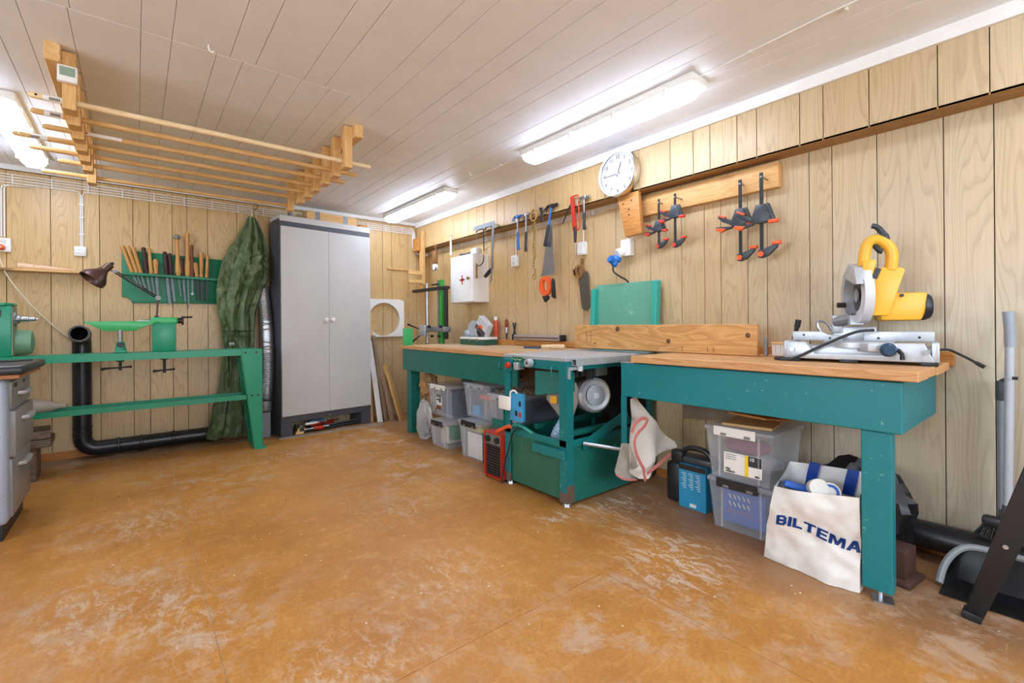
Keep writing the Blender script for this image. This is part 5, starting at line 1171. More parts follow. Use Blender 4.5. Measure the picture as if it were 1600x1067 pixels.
# fences
B().prism([(.0, -.245, .088), (.0, -.02, .088), (.0, -.02, .128), (.0, -.245, .128)], (.018, 0, 0), .002).xf(MR).done('fence', M_ALU, t)
B().prism([(.0, .055, .088), (.0, .245, .088), (.0, .245, .128), (.0, .13, .128), (.0, .11, .112), (.0, .055, .108)], (.018, 0, 0), .002).xf(MR).done('fence', M_ALU, t)
for (y, z) in ((-.20, .105), (-.07, .100), (.20, .112), (.10, .098)): B().cyl((-.001, y, z), (.002, y, z), .005, n=8).xf(MR).done('fence_hole', M_BLACK, t)
# pivot at the back
mb((.06, -.06, .066), (.14, .10, .15), M_ALU, 'pivot_block', t, .008)
mb((.05, .06, .12), (.09, .10, .20), M_ALU, 'pivot_ear', t, .006)
B().tube(spline([(.06, .13, .10), (.06, .155, .15), (.06, .15, .175), (.06, .12, .165), (.06, .10, .13)], 4), .006, 6).xf(MR).done('bevel_lever', M_STEEL, t)
# saw head in the raised position
HC = Vector((.015, -.03, .285))            # blade centre
ring = lambda r_, a: Vector((HC.x + r_ * math.cos(a), HC.y, HC.z + r_ * math.sin(a)))
blade = B().lathe([(.108, 0), (.108, .002)], (HC.x, HC.y + .020, HC.z), (0, -1, 0), 40).xf(HR).done('blade', mat('blade_dark', '4a443e', '33302c', rough=.4, metal=.6), t)
B().lathe([(.03, 0), (.03, .006), (.012, .01)], (HC.x, HC.y + .032, HC.z), (0, -1, 0), 20).xf(HR).done('arbor_flange', M_STEEL, t)
def sector(r0, r1, a0, a1, y0_, y1_, nm, m_):
    b = B(); n = 22; rows = []
    for i in range(n + 1):
        a = a0 + (a1 - a0) * i / n; rows.append([b.bm.verts.new((HC.x + r * math.cos(a), yy, HC.z + r * math.sin(a))) for r, yy in ((r0, y0_), (r1, y0_), (r1, y1_), (r0, y1_))])
    for p, q in zip(rows, rows[1:]):
        for k in range(4): b.bm.faces.new((p[k], p[(k + 1) % 4], q[(k + 1) % 4], q[k]))
    b.bm.faces.new(rows[0]); b.bm.faces.new(list(reversed(rows[-1])))
    b.xf(HR); return b.done(nm, m_, t)
D2 = math.radians
sector(.088, .128, D2(-100), D2(60), HC.y + .010, HC.y + .058, 'upper_guard', M_ALU)
sector(.070, .124, D2(150), D2(275), HC.y - .004, HC.y + .030, 'lower_guard', mat('guard_pale', 'd7dbe0', 'c5cad0', rough=.35))
b = B(); b.prism([ring(.128, D2(50)) + Vector((0, .058, 0)), ring(.13, D2(85)) + Vector((0, .058, .01)), ring(.135, D2(125)) + Vector((0, .058, .005)), ring(.12, D2(160)) + Vector((0, .058, 0)), ring(.085, D2(150)) + Vector((0, .058, 0)), ring(.085, D2(60)) + Vector((0, .058, 0))], (0, -.06, 0), .004); b.xf(HR).done('guard_housing', M_ALU, t)
b = B(); b.tube([(HC.x + .02, HC.y + .035, HC.z - .10), (.09, .06, .17)], [.022, .026], 10); b.xf(HR).done('head_arm', M_GREYM, t)
B().cyl((HC.x + .05, HC.y + .058, HC.z - .04), (HC.x + .05, HC.y + .09, HC.z - .04), .012, n=10).xf(HR).done('link_bolt', M_BLKMET, t)
# yellow motor, gear housing and D-handle
mh = B(); mh.lathe([(.050, 0), (.056, .006), (.057, .09), (.055, .145)], (HC.x + .0, HC.y - .045, HC.z - .052), (0, -1, .0), 24); mh.xf(HR).done('motor_housing', M_YEL, t)
b = B(); b.prism([(-.055, HC.y - .035, HC.z - .112), (-.055, HC.y - .175, HC.z - .112), (-.055, HC.y - .195, HC.z + .004), (-.055, HC.y - .06, HC.z + .004), (-.055, HC.y - .035, HC.z - .06)], (.10, 0, 0), .014); b.xf(HR).done('motor_shell', M_YEL, t)
B().lathe([(.056, 0), (.057, .012), (.050, .028), (.03, .034)], (HC.x - .0, HC.y - .188, HC.z - .054), (0, -1, 0), 24).xf(HR).done('motor_cap', mat('navy_black', '1c2430', '141a24', rough=.4), t)
B().cyl((-.056, HC.y - .105, HC.z - .008), (-.062, HC.y - .105, HC.z - .008), .007, n=12).xf(HR).done('brush_cap', M_BLACK, t)
b = B(); b.prism([(-.07, HC.y + .0, HC.z - .09), (-.07, HC.y - .06, HC.z - .09), (-.07, HC.y - .115, HC.z + .095), (-.07, HC.y - .105, HC.z + .105), (-.07, HC.y - .02, HC.z + .11), (-.07, HC.y - .005, HC.z + .09)], (.075, 0, 0), .005); b.xf(HR).done('gear_housing', M_YEL, t)
b = B(); b.prism([(-.07, HC.y - .005, HC.z + .075), (-.07, HC.y - .02, HC.z + .125), (-.07, HC.y - .018, HC.z + .145), (-.07, HC.y + .028, HC.z + .14), (-.07, HC.y + .028, HC.z + .09), (-.07, HC.y + .012, HC.z + .03)], (.05, 0, 0), .006); b.xf(HR).done('neck', M_YEL, t)
hp = [(-.04, HC.y + .018, HC.z + .12), (-.045, HC.y + .012, HC.z + .19), (-.05, HC.y - .005, HC.z + .222), (-.055, HC.y - .035, HC.z + .222), (-.06, HC.y - .065, HC.z + .19), (-.06, HC.y - .073, HC.z + .15), (-.055, HC.y - .070, HC.z + .10)]
B().tube(spline(hp, 4), .022, 12).xf(HR).done('d_handle', M_YEL, t)
B().tube(spline([(-.055, HC.y - .015, HC.z + .205), (-.06, HC.y - .03, HC.z + .18), (-.06, HC.y - .04, HC.z + .175)], 3), .010, 8).xf(HR).done('trigger', M_BLACK, t)
B().tube(spline([(-.055, HC.y - .055, HC.z + .215), (-.055, HC.y - .045, HC.z + .25), (-.055, HC.y - .025, HC.z + .278), (-.055, HC.y - .008, HC.z + .285)], 4), [.017] * 4 + [.012] * 4 + [.011] * 5, 10).xf(HR).done('lock_lever', mat('slate_plastic', '2f3a44', '242d36', rough=.4), t)
B().obox((-.0715, HC.y - .018, HC.z + .085), (.001, .02, .045), (.35, 0, 0)).xf(HR).done('rating_label', M_BLACK, t)
b = B().tube(spline([(2.38, .545, .965), (2.33, .60, .955), (2.28, .70, .90), (2.235, .80, .842), (2.235, .868, .838), (2.262, .86, .838), (2.29, .80, .838), (2.33, .74, .85)], 8), .006, 8).done('power_cable', M_BLACK, t)
B().tube(spline([(2.53, .40, .87), (2.56, .35, .885), (2.60, .31, .862), (2.615, .265, .83), (2.62, .245, .815)], 6), [.005] * 18 + [.008] * 7, 8).done('power_cable', M_BLACK, t)
# brush standing left of the saw
t = thing('bench_brush', 'hand brush with black handle and white bristles beside the mitre saw', 'brush', (2.5, .93, .83))
br = B().box((2.47, .885, .890), (2.52, .985, .902), .003, 1).done('back', M_PINEY, t)
B().tube(spline([(2.495, .90, .897), (2.495, .885, .93), (2.495, .872, .98), (2.495, .866, 1.012)], 4), [.007] * 4 + [.009] * 4 + [.013] * 5, 10).done('handle', M_BLACK, t)
for i in range(9):
    for j in range(3):
        y = .893 + i * .0105; x = 2.478 + j * .016
        B().lathe([(.0055, 0), (.0065, .055)], (x, y, .890), (random.uniform(-.08, .08), random.uniform(-.1, .1), -1), 6).done('bristle_tuft', M_WPAINT, br)

# ------------------------------------------------------------------ things on the far bench
t = thing('metal_case', 'low white-lidded dark green metal case on the far bench', 'case', (2.52, 3.62, .812))
B().box((2.44, 3.42, .813), (2.60, 3.80, .862), .003, 1).done('body', mat('dark_green_case', '2c5a4a', '244c3e', rough=.4), t)
B().box((2.437, 3.417, .863), (2.603, 3.803, .886), .004).done('lid', M_WHITE, t)
for y in (3.50, 3.62): B().box((2.434, y, .848), (2.438, y + .02, .872)).done('latch', M_STEEL, t)
t = thing('circular_saw', 'grey circular saw resting on the metal case', 'saw', (2.52, 3.66, .887))
B().lathe([(.085, 0), (.088, .01), (.088, .04), (.07, .05)], (2.50, 3.66, .955), (1, .1, 0), 26).done('blade_guard', M_ALU, t)
B().lathe([(.03, 0), (.034, .006), (.018, .012)], (2.498, 3.56, .935), (-1, 0, 0), 18).done('hub', M_BLACK, t)
B().box((2.47, 3.72, .888), (2.54, 3.79, .95), .012).done('motor_body', M_ALU, t)
B().box((2.45, 3.50, .887), (2.57, 3.795, .892)).done('base_plate', M_STEEL, t)
t = thing('cardboard_box', 'small grey and orange product box leaning on the circular saw', 'box', (2.52, 3.47, .90))
RB = Matrix.Translation((2.50, 3.485, .985)) @ Euler((math.radians(33), 0, 0)).to_matrix().to_4x4()
bx_ = B().box((-.03, -.085, -.065), (.03, .085, .065), .002, 1).xf(RB).done('carton', mat('carton_grey', 'c9ccd0', 'b9bcc0', rough=.5), t)
B().box((-.0315, -.084, -.064), (-.0295, .084, -.02)).xf(RB).done('dark_panel', mat('dark_print', '4a4648', '3a3638'), bx_)
B().box((-.032, -.02, -.02), (-.0295, .03, .005)).xf(RB).done('orange_print', M_ORANGE, bx_); B().box((-.0322, .03, -.05), (-.0295, .05, -.03)).xf(RB).done('orange_print', M_ORANGE, bx_)
t = thing('spray_bottle', 'orange bottle with white cap behind the leaning product box', 'bottle', (2.60, 3.42, .863))
B().lathe([(.022, 0), (.024, .006), (.024, .14), (.015, .155)], (2.628, 3.475, .888), (0, 0, 1), 18).done('body', mat('orange_red', 'd8573a', 'c44a30', rough=.4), t)
B().lathe([(.014, 0), (.017, .004), (.017, .03), (.012, .034)], (2.628, 3.475, 1.04), (0, 0, 1), 16).done('cap', M_WHITE, t)
t = thing('screwdriver', 'red-handled screwdriver standing against the wall', 'screwdriver', (2.645, 3.33, .863))
B().lathe([(.008, 0), (.008, .06)], (2.645, 3.335, .864), (0, 0, 1), 10).done('shank', M_BLACK, t); B().lathe([(.012, 0), (.013, .05)], (2.645, 3.335, .924), (0, 0, 1), 12).done('collar', M_STEEL, t); B().lathe([(.012, 0), (.015, .01), (.013, .06), (.008, .075)], (2.645, 3.335, .974), (0, 0, 1), 12).done('handle', mat('dark_red', '8c2a22', '701f1a', rough=.4), t)
t = thing('tongs', 'dark metal pincers standing against the wall beside the screwdriver', 'pincers', (2.645, 3.23, .863))
for s_ in (-1, 1): B().tube(spline([(2.648, 3.225 + s_ * .018, .866), (2.648, 3.225 + s_ * .008, .92), (2.648, 3.225 - s_ * .006, .97), (2.648, 3.225 - s_ * .018, 1.015)], 4), .007, 6).done('arm', M_BLKMET, t)
t = thing('planer_case', 'long grey aluminium profile case lying on the back rail', 'case', (2.63, 2.89, .863))
B().box((2.60, 2.60, .863), (2.655, 3.185, .912), .010).done('body', mat('pinkgrey', 'b8aca4', '9c8f88', rough=.35, metal=.4), t)
B().box((2.597, 2.62, .882), (2.601, 3.17, .892)).done('stripe', mat('maroon', '6d3f38'), t)
for y in (2.585, 3.18): B().box((2.597, y, .863), (2.657, y + .022, .914), .004).done('end_cap', M_BLACK, t)
t = thing('wood_chisel', 'chisel with blue blade and pale handle lying on the far bench', 'chisel', (2.36, 2.62, .812))
B().lathe([(.013, 0), (.017, .01), (.017, .11), (.012, .12), (.015, .125), (.013, .19)], (2.47, 2.42, .832), (-.35, .93, 0), 14).done('handle', wood('paletool', 'ead3b0', 'd5b184', 'Y', knots=False), t)
B().obox((2.365, 2.665, .822), (.022, .14, .014), (0, 0, .36), .003).done('blade', mat('navy_blade', '27405e', '1c3048', rough=.4), t)
# drill stand at the far end
t = thing('drill_stand', 'metal drill stand with steel column, green beam and black handle post', 'drill stand', (2.40, 4.2, .812))
B().cyl((2.38, 4.34, .813), (2.38, 4.34, 1.44), .014, n=16).done('column', M_STEEL, t)
B().box((2.37, 4.035, .813), (2.41, 4.075, 1.455), .003, 1).done('green_beam', mat('grass_green', '2f9a35', '25852c', rough=.4), t)
B().box((2.365, 4.079, .813), (2.375, 4.105, 1.45)).done('beam_edge', M_GREYM, t)
B().box((2.37, 3.955, .86), (2.405, 3.985, 1.36), .004).done('black_post', M_BLKMET, t)
B().box((2.35, 3.93, 1.355), (2.41, 4.62, 1.385), .003, 1).done('top_arm', M_BLKMET, t)
B().box((2.34, 3.95, .93), (2.43, 4.43, .985), .010).done('carriage', M_GREYM, t)
B().box((2.33, 4.30, .885), (2.345, 4.44, 1.0), .004).done('carriage_plate', M_ALU, t)
for (a, c) in (((2.34, 4.40, .95), (2.30, 4.62, 1.01)), ((2.34, 4.40, .90), (2.30, 4.52, .825))): B().tube([a, ((a[0] + c[0]) / 2, (a[1] + c[1]) / 2, (a[2] + c[2]) / 2), c], [.006, .007, .013], 8).done('feed_handle', M_BLACK, t)
for (y, z) in ((4.0, .89), (4.14, .89), (4.2, .985), (3.97, .985)): B().cyl((2.335, y, z), (2.31, y, z), .014, n=10).done('clamp_knob', M_BLKMET, t)
B().cyl((2.35, 4.18, 1.41), (2.35, 4.06, 1.41), .010, n=8).done('pivot_pin', M_BLKMET, t)

# ------------------------------------------------------------------ clear storage boxes
def clear_box(label, x0, x1, y0, y1, z0, z1, clip, group='clear plastic storage boxes'):
    t = thing('storage_box', label, 'storage box', ((x0 + x1) / 2, (y0 + y1) / 2, z0), 0, group)
    b = B(); tp = .018; th = .003; n = 4
    def rect(i, z, o_): return [b.bm.verts.new(p) for p in ((x0 + i + o_, y0 + i + o_, z), (x1 - i - o_, y0 + i + o_, z), (x1 - i - o_, y1 - i - o_, z), (x0 + i + o_, y1 - i - o_, z))]
    zt = z1 - .022
    a = rect(tp, z0, 0); c = rect(0, zt, 0); d = rect(0, zt, th); e = rect(tp, z0 + th, th)
    for p, q in ((a, c), (c, d), (d, e)):
        for k in range(4): b.bm.faces.new((p[k], p[(k + 1) % 4], q[(k + 1) % 4], q[k]))
    b.bm.faces.new(list(reversed(a))); b.bm.faces.new(e)
    b.done('tub', M_CLEAR, t)
    ys_ = (y0 + y1) / 2; ly = (y1 - y0)
    B().box((x0 - .008, y0 - .008, z1 - .022), (x1 + .008, y1 + .008, z1), .006).done('lid', clear('clear_lid', 'dde4ee', .26), t)
    for yy in (y0 + ly * .2, y1 - ly * .2): B().box((x0 + .006, yy - .004, z0 + .01), (x0 + .012, yy + .004, z1 - .024)).done('corner_rib', clear('clear_rib', 'eef3fa', .16), t)
    cl = B().box((x0 - .014, y0 + ly * .22, z1 - .040), (x0 - .0085, y1 - ly * .14, z1 + .004), .002, 1).done('clip', clip, t)
    for yy in (ys_ - .05, ys_ + .06): B().box((x0 - .0165, yy - .014, z1 - .036), (x0 - .0142, yy + .014, z1 - .024), .001, 1).done('clip_tab', M_GREYM, cl)
    return t
g = clear_box('clear storage box with black clips at the floor under the near bench, blue basket inside', 2.20, 2.53, .868, 1.168, 0, .248, M_BLACK)
g = clear_box('clear storage box with white clip and paper label on top of another', 2.185, 2.53, .868, 1.172, .252, .50, M_WHITE)
lb = B().box((2.1935, .915, .285), (2.1965, 1.09, .383)).done('paper_label', M_WHITE, g)
B().box((2.1915, .975, .285), (2.1937, .990, .382)).done('yellow_stripe', mat('label_yellow2', 'f0d020'), lb)
B().box((2.1915, .916, .335), (2.1937, .974, .382)).done('dark_panel', mat('label_dark', '2e3236'), lb)
fx = lambda yc, zc: (lambda x, y, d: (2.1914 - d, yc - x, zc + y))
text_b('10', .022, fx(.958, .368), .0004, .0004).done('lettering', M_WHITE, lb)
text_b('clas', .016, fx(1.07, .307), .0004, .0004).done('lettering', M_BLACK, lb); text_b('ohlson', .016, fx(1.058, .295), .0004, .0004).done('lettering', M_BLACK, lb)
for k in range(3): B().box((2.1915, 1.03, .372 - k * .010), (2.1937, 1.08, .3745 - k * .010)).done('print_line', M_GREYM, lb)
B().box((2.1915, .925, .290), (2.1937, .945, .298)).done('barcode', M_BLACK, lb)
# contents
t = thing('blue_basket', 'blue slotted plastic basket inside the bottom clear box', 'basket', (2.34, 1.03, .02))
M_BLUB = mat('basket_blue', '2a62c0', '2050a0', rough=.4)
B().box((2.265, .93, .022), (2.27, 1.13, .185)).box((2.27, .93, .022), (2.45, .935, .185)).box((2.27, 1.125, .022), (2.45, 1.13, .185)).box((2.445, .935, .022), (2.45, 1.125, .185)).box((2.27, .935, .022), (2.445, 1.125, .027)).done('body', M_BLUB, t)
for r_ in range(3):
    for k in range(5): B().obox((2.2643, 1.095 - k * .022, .15 - r_ * .036), (.0008, .005, .022), (-.45, 0, 0)).done('slot', M_WPAINT if r_ < 2 else mat('pinkslot', 'c05a70'), t)
tag(B().ball((2.33, 1.04, .395), .055, 14, (1.5, 2.0, .75)).done('cloth_bundle', mat('magenta_cloth', '8a2c4c', '6c2038', rough=.8, bump=.4, bscale=14)), 'magenta cloth bundle inside the upper clear box', 'cloth')
tag(B().ball((2.36, 1.0, .315), .06, 14, (1.6, 1.9, .75)).done('plastic_bag', mat('greybag', 'c2c6cc', '8a919a', rough=.5, bump=.6, bscale=14)), 'crumpled pale plastic bag in the bottom of the upper clear box', 'bag')
tag(B().obox((2.34, 1.02, .507), (.20, .22, .012), (0, 0, .15), .001, 1).done('plywood_piece', M_PINEY), 'lower thin plywood piece on the upper clear box', 'plywood')
tag(B().obox((2.36, 1.0, .540), (.18, .20, .010), (.0, .14, -.2), .001, 1).done('plywood_piece', M_OLDPINE), 'upper tilted plywood piece on the upper clear box', 'plywood')
# boxes under the far bench
g = clear_box('clear box with white and black label, upper of the stack nearest the corner', 2.03, 2.40, 3.30, 3.69, .214, .482, M_WHITE, 'clear boxes under the far bench')
lb = B().box((2.0385, 3.475, .27), (2.041, 3.565, .40)).done('paper_label', M_WHITE, g)
for (a, c, z0_, z1_, m_) in ((3.478, 3.562, .372, .40, M_BLACK), (3.49, 3.515, .33, .368, M_BLACK), (3.525, 3.555, .345, .36, M_BLACK), (3.478, 3.562, .275, .305, mat('brownprint', '8a5a34')), (3.478, 3.562, .27, .276, M_BLACK)): B().box((2.037, a, z0_), (2.0387, c, z1_)).done('print_mark', m_, lb)
clear_box('clear box with black clip at the floor nearest the corner', 1.92, 2.33, 3.19, 3.47, 0, .212, M_BLACK, 'clear boxes under the far bench')
clear_box('clear box holding an orange tool, upper one in the middle of the stack', 2.03, 2.40, 2.755, 3.11, .28, .545, M_CLEAR, 'clear boxes under the far bench')
clear_box('clear box with black clip and papers at the floor beside the red heater', 1.93, 2.38, 2.73, 3.03, 0, .277, M_BLACK, 'clear boxes under the far bench')
clear_box('clear flat box with dark contents behind the saw leg, sawdust on its lid', 1.97, 2.45, 2.33, 2.70, .33, .51, M_CLEAR, 'clear boxes under the far bench')
M_NAVY = mat('navy_stuff', '2c3a58', '1e2a44', rough=.6)
def filler(name, label, cat, a, c, m_, bev=.01): return tag(B().box(a, c, bev).done(name, m_), label, cat)
filler('navy_case', 'navy blue case inside the upper clear box by the corner', 'case', (2.11, 3.34, .22), (2.36, 3.62, .42), M_NAVY)
filler('white_cloth', 'white folded cloth in the floor box nearest the corner', 'cloth', (2.0, 3.30, .01), (2.2, 3.36, .16), M_WPAINT, .02)
filler('green_bottle_pack', 'green packet in the floor box nearest the corner', 'packet', (1.99, 3.215, .06), (2.12, 3.28, .175), mat('packgreen', '2f8a5c', '25784e'), .012)
filler('paper_pad', 'pale pad of paper in the floor box nearest the corner', 'paper', (2.0, 3.37, .005), (2.26, 3.43, .12), mat('beigepaper', 'cfc0a8', 'bcae96'), .006)
filler('grey_case', 'grey case with metal edge in the middle upper clear box', 'case', (2.09, 2.80, .29), (2.34, 2.94, .42), mat('casegrey', '8c8a88', '767472'), .006)
filler('blue_carton', 'light blue carton in the middle upper clear box', 'carton', (2.07, 2.955, .29), (2.14, 3.05, .37), mat('cyan', '3aa6d8', '2f94c4'), .002)
filler('orange_tool', 'orange tool lying in the middle upper clear box', 'tool', (2.07, 2.82, .425), (2.14, 2.96, .455), M_ORANGE, .01)
filler('dark_bundle', 'dark bundle filling the back of the middle upper clear box', 'bundle', (2.2, 2.95, .285), (2.36, 3.08, .49), M_NAVY, .02)
filler('white_paper', 'white sheet of card leaning in the floor box beside the heater', 'card', (1.955, 2.76, .006), (1.96, 2.95, .19), M_WHITE, .001)
filler('yellow_folder', 'yellow folder lying on top inside the floor box beside the heater', 'folder', (1.97, 2.76, .20), (2.3, 2.98, .235), mat('yellowfold', 'c9b53a', 'b09c2c'), .004)
filler('grey_folder', 'grey papers in the floor box beside the heater', 'paper', (1.98, 2.77, .006), (2.3, 2.97, .18), mat('greypaper', 'a9a9ac', '909094'), .004)
filler('navy_case', 'navy case inside the flat clear box behind the saw leg', 'case', (2.0, 2.36, .335), (2.40, 2.67, .46), M_NAVY)
filler('teal_drawer', 'teal metal drawer under the flat clear box behind the saw leg', 'drawer', (1.99, 2.335, .0), (2.47, 2.68, .328), M_GTEAL, .004)
b = B()
for k in range(70):
    x = random.uniform(2.0, 2.42); y = random.uniform(2.35, 2.66); b.obox((x, y, .519 + random.random() * .014), (random.uniform(.03, .09), .01, .006), (random.uniform(-.15, .15), random.uniform(-.15, .15), random.uniform(0, PI)))
o_ = b.done('wood_shavings', mat('shavings', '9c7f62', '6e563f', rough=.9)); tag(o_, 'pile of brown wood offcuts and shavings on the flat clear box', 'shavings', kind='stuff')
# crumpled brown paper, clear bag
def crumple(name, c, sc, amp, m_, label, cat, seed, n=26):
    b = B(); b.ball((0, 0, 0), 1.0, n)
    for v in b.bm.verts:
        d = v.co.normalized(); q = d * 2.2 + Vector((seed, seed * 2, 1)); k = 1 + amp * (mnoise.noise(q) + .6 * abs(mnoise.noise(q * 2.3)) + .3 * mnoise.noise(q * 5))
        v.co = Vector((d.x * sc[0] * k, d.y * sc[1] * k, max(-sc[2] * .96, d.z * sc[2] * k))) + Vector(c)
    return tag(b.done(name, m_, angle=.45), label, cat)
crumple('paper_bag', (2.08, 3.78, .455), (.075, .065, .10), .35, mat('kraft', 'b58c5e', '97714a', rough=.8, bump=.3, bscale=25), 'crumpled brown paper bag beside the far bench leg', 'paper bag', 3)
crumple('plastic_bag', (1.955, 3.63, .165), (.052, .095, .165), .3, M_FILM, 'bulging clear plastic bag on the floor by the far bench leg', 'bag', 5)
crumple('cloth_bundle', (1.955, 3.63, .11), (.028, .055, .085), .3, M_NAVY, 'dark blue bundle inside the clear plastic bag', 'bundle', 8)
crumple('rag_pile', (2.53, 3.35, .56), (.09, .33, .06), .35, mat('brownrag', '6e4f36', '4a3322', rough=.9), 'dark brown rags piled at the back under the far bench', 'rags', 11)

# ------------------------------------------------------------------ red fan heater and blue breaker box
t = thing('fan_heater', 'red electric fan heater with black grille beside the table saw', 'heater', (1.86, 2.405, 0))
hx0, hx1, hy0, hy1 = 1.785, 1.915, 2.315, 2.50
b = B(); b.box((hx0, hy0, .012), (hx1, hy0 + .008, .30)); b.box((hx0, hy1 - .008, .012), (hx1, hy1, .30)); b.box((hx0, hy0 + .008, .292), (hx1, hy1 - .008, .30)); b.box((hx0, hy0 + .008, .012), (hx1, hy1 - .008, .02)); b.done('housing', M_RED, t)
B().box((hx0 + .02, hy0 + .008, .02), (hx1 - .01, hy1 - .008, .292)).done('heater_core', mat('heater_dark', '241a18', '1a1210', rough=.7), t)
cp = B().box((hx0 + .006, hy0 + .008, .222), (hx0 + .02, hy1 - .008, .290)).done('control_panel', M_GREYM, t)
for y in (hy0 + .045, hy1 - .045): B().lathe([(.021, 0), (.020, .016), (.008, .018)], (hx0 + .006, y, .256), (-1, 0, 0), 16).done('dial', M_BLACK, cp)
gr = B().box((hx0 + .010, hy0 + .008, .216), (hx0 + .014, hy1 - .008, .222)).done('grille', M_BLKMET, t)
for k in range(9): B().cyl((hx0 + .010, hy0 + .017 + k * .0189, .02), (hx0 + .010, hy0 + .017 + k * .0189, .218), .0016, n=5).done('grille_bar', M_BLKMET, gr)
for k in range(11): B().cyl((hx0 + .012, hy0 + .008, .03 + k * .018), (hx0 + .012, hy1 - .008, .03 + k * .018), .0012, n=5).done('grille_bar', M_GREYM, gr)
b = B().tube(spline([(hx0 + .012, hy0 + .06, .312), (hx0 + .006, hy0 + .02, .328), (hx0 - .0, hy0 - .06, .365), (hx0 - .0, hy0 - .10, .372)], 5), .011, 10).done('handle', M_ORANGE, t)
for y in (hy0 + .0, hy1 - .02): B().box((hx0 + .01, y, 0), (hx1 - .01, y + .02, .012)).done('foot', M_BLACK, t)
tag(B().tube(spline([(1.800, 2.13, .40), (1.79, 2.16, .37), (1.785, 2.20, .33), (1.782, 2.24, .22), (1.782, 2.28, .12), (1.775, 2.295, .03), (1.79, 2.285, .008)], 7), .005, 7).done('heater_cord', M_BLACK), 'black cord running down from the blue breaker box to the heater', 'cord')
tag(B().tube(spline([(1.80, 2.215, .372), (1.79, 2.17, .392), (1.795, 2.11, .385), (1.815, 2.06, .36), (1.83, 2.03, .345)], 6), .011, 10).done('green_hose', mat('teal_hose', '1a8a80', '157068', rough=.4)), 'short teal curved hose lying on the saw rail', 'hose')
t = thing('breaker_box', 'light blue breaker box with white socket cover on the saw leg', 'breaker box', (1.79, 2.2, .41))
bb_ = B().box((1.775, 2.10, .415), (1.808, 2.215, .585), .006).done('box', mat('sky_blue', '3f9fd0', '348cba', rough=.4), t)
B().box((1.755, 2.19, .475), (1.774, 2.305, .56), .010).done('socket_cover', M_WHITE, t)
for (y, z, m_) in ((2.105, .51, M_BLACK), (2.105, .445, M_RED), (2.14, .45, M_BLACK)): B().box((1.771, y, z), (1.776, y + .018, z + .03), .001, 1).done('switch', m_, bb_)
B().tube(spline([(1.77, 2.20, .555), (1.765, 2.19, .59), (1.775, 2.165, .60), (1.785, 2.15, .58)], 4), .006, 8).done('cable_loop', M_CAB_W, t)

# ------------------------------------------------------------------ white cloth with red stitched hem
CO = [(.60, 2.02, 2.11), (.50, 2.01, 2.19), (.40, 2.0, 2.30), (.325, 2.0, 2.39), (.29, 2.01, 2.40), (.255, 2.03, 2.31), (.20, 2.06, 2.19), (.155, 2.12, 2.16)]
CO2 = [(.36, 1.99, 2.04), (.30, 1.955, 2.07), (.235, 1.925, 2.11), (.20, 1.94, 2.15), (.175, 2.01, 2.18), (.155, 2.10, 2.185)]
def lerp_out(tab, z):
    for (z1, a1, c1), (z0, a0, c0) in zip(tab, tab[1:]):
        if z0 <= z <= z1 + 1e-6:
            k = (z - z0) / (z1 - z0); return a0 + (a1 - a0) * k, c0 + (c1 - c0) * k
    return tab[-1][1:]
def cloth_f(u, v):
    z = .60 - v * .445; a, c = lerp_out(CO, z); x = a + (c - a) * u
    y = 1.50 - .030 * math.sin(x * 26 + v * 1.5) * (.3 + v) - .02 * math.sin(x * 11) + .015 * mnoise.noise(Vector((x * 9, z * 9, 2)))
    return Vector((x, y, z))
t = thing('dust_cloth', 'white cloth with red stitched hem hanging under the bench end', 'cloth', (2.12, 1.52, .15))
B().sheet(cloth_f, 34, 40).done('sheet', mat('linen', 'e8e2d8', 'd6cfc4', rough=.85, bump=.15, bscale=80), t, angle=3)
M_HEM = mat('red_hem', 'd98a84', 'c2504c', rough=.8, scale=90)
def fold(u, v): p = cloth_f(u, v); return p + Vector((0, -.012, 0))
hem1 = [fold(.03, .30 + .02 * k) for k in range(33)]
loop = [Vector((1.965 + .005, 1.455, .44)), Vector((1.985, 1.445, .485)), Vector((2.03, 1.44, .505)), Vector((2.075, 1.44, .50)), Vector((2.08, 1.44, .485)), Vector((2.05, 1.44, .46)), Vector((2.0, 1.445, .43)), Vector((1.985, 1.45, .39)), Vector((2.0, 1.45, .33)), Vector((2.03, 1.45, .28)), Vector((2.06, 1.45, .24)), Vector((2.075, 1.455, .20)), Vector((2.085, 1.455, .17))]
def ribbon(pts, w_, m_, nm):
    P_ = spline(pts, 6); b = B(); rows = []
    for i, p in enumerate(P_):
        d = (P_[min(i + 1, len(P_) - 1)] - P_[max(i - 1, 0)]).normalized(); n = d.cross(Vector((0, -1, 0))).normalized()
        rows.append([b.bm.verts.new(p + n * w_), b.bm.verts.new(p - n * w_), b.bm.verts.new(p - n * w_ + Vector((0, .004, 0))), b.bm.verts.new(p + n * w_ + Vector((0, .004, 0)))])
    for r0, r1 in zip(rows, rows[1:]):
        for k in range(4): b.bm.faces.new((r0[k], r0[(k + 1) % 4], r1[(k + 1) % 4], r1[k]))
    b.bm.faces.new(rows[0]); b.bm.faces.new(list(reversed(rows[-1])))
    return b.done(nm, m_, t)
ribbon(loop, .009, M_HEM, 'stitched_hem')
ribbon([(2.095, 1.452, .205), (2.15, 1.445, .225), (2.22, 1.44, .25), (2.30, 1.44, .275)], .009, M_HEM, 'stitched_hem')
def lower_f(u, v):
    z = .36 - v * .205; a, c = lerp_out(CO2, z); x = a + (c - a) * u
    return Vector((x, 1.535 + .02 * math.sin(u * 4) + .01 * mnoise.noise(Vector((x * 12, z * 12, 5))), z))
B().sheet(lower_f, 14, 16).thick(.004).done('lower_fold', MATS['linen'], t, angle=1)
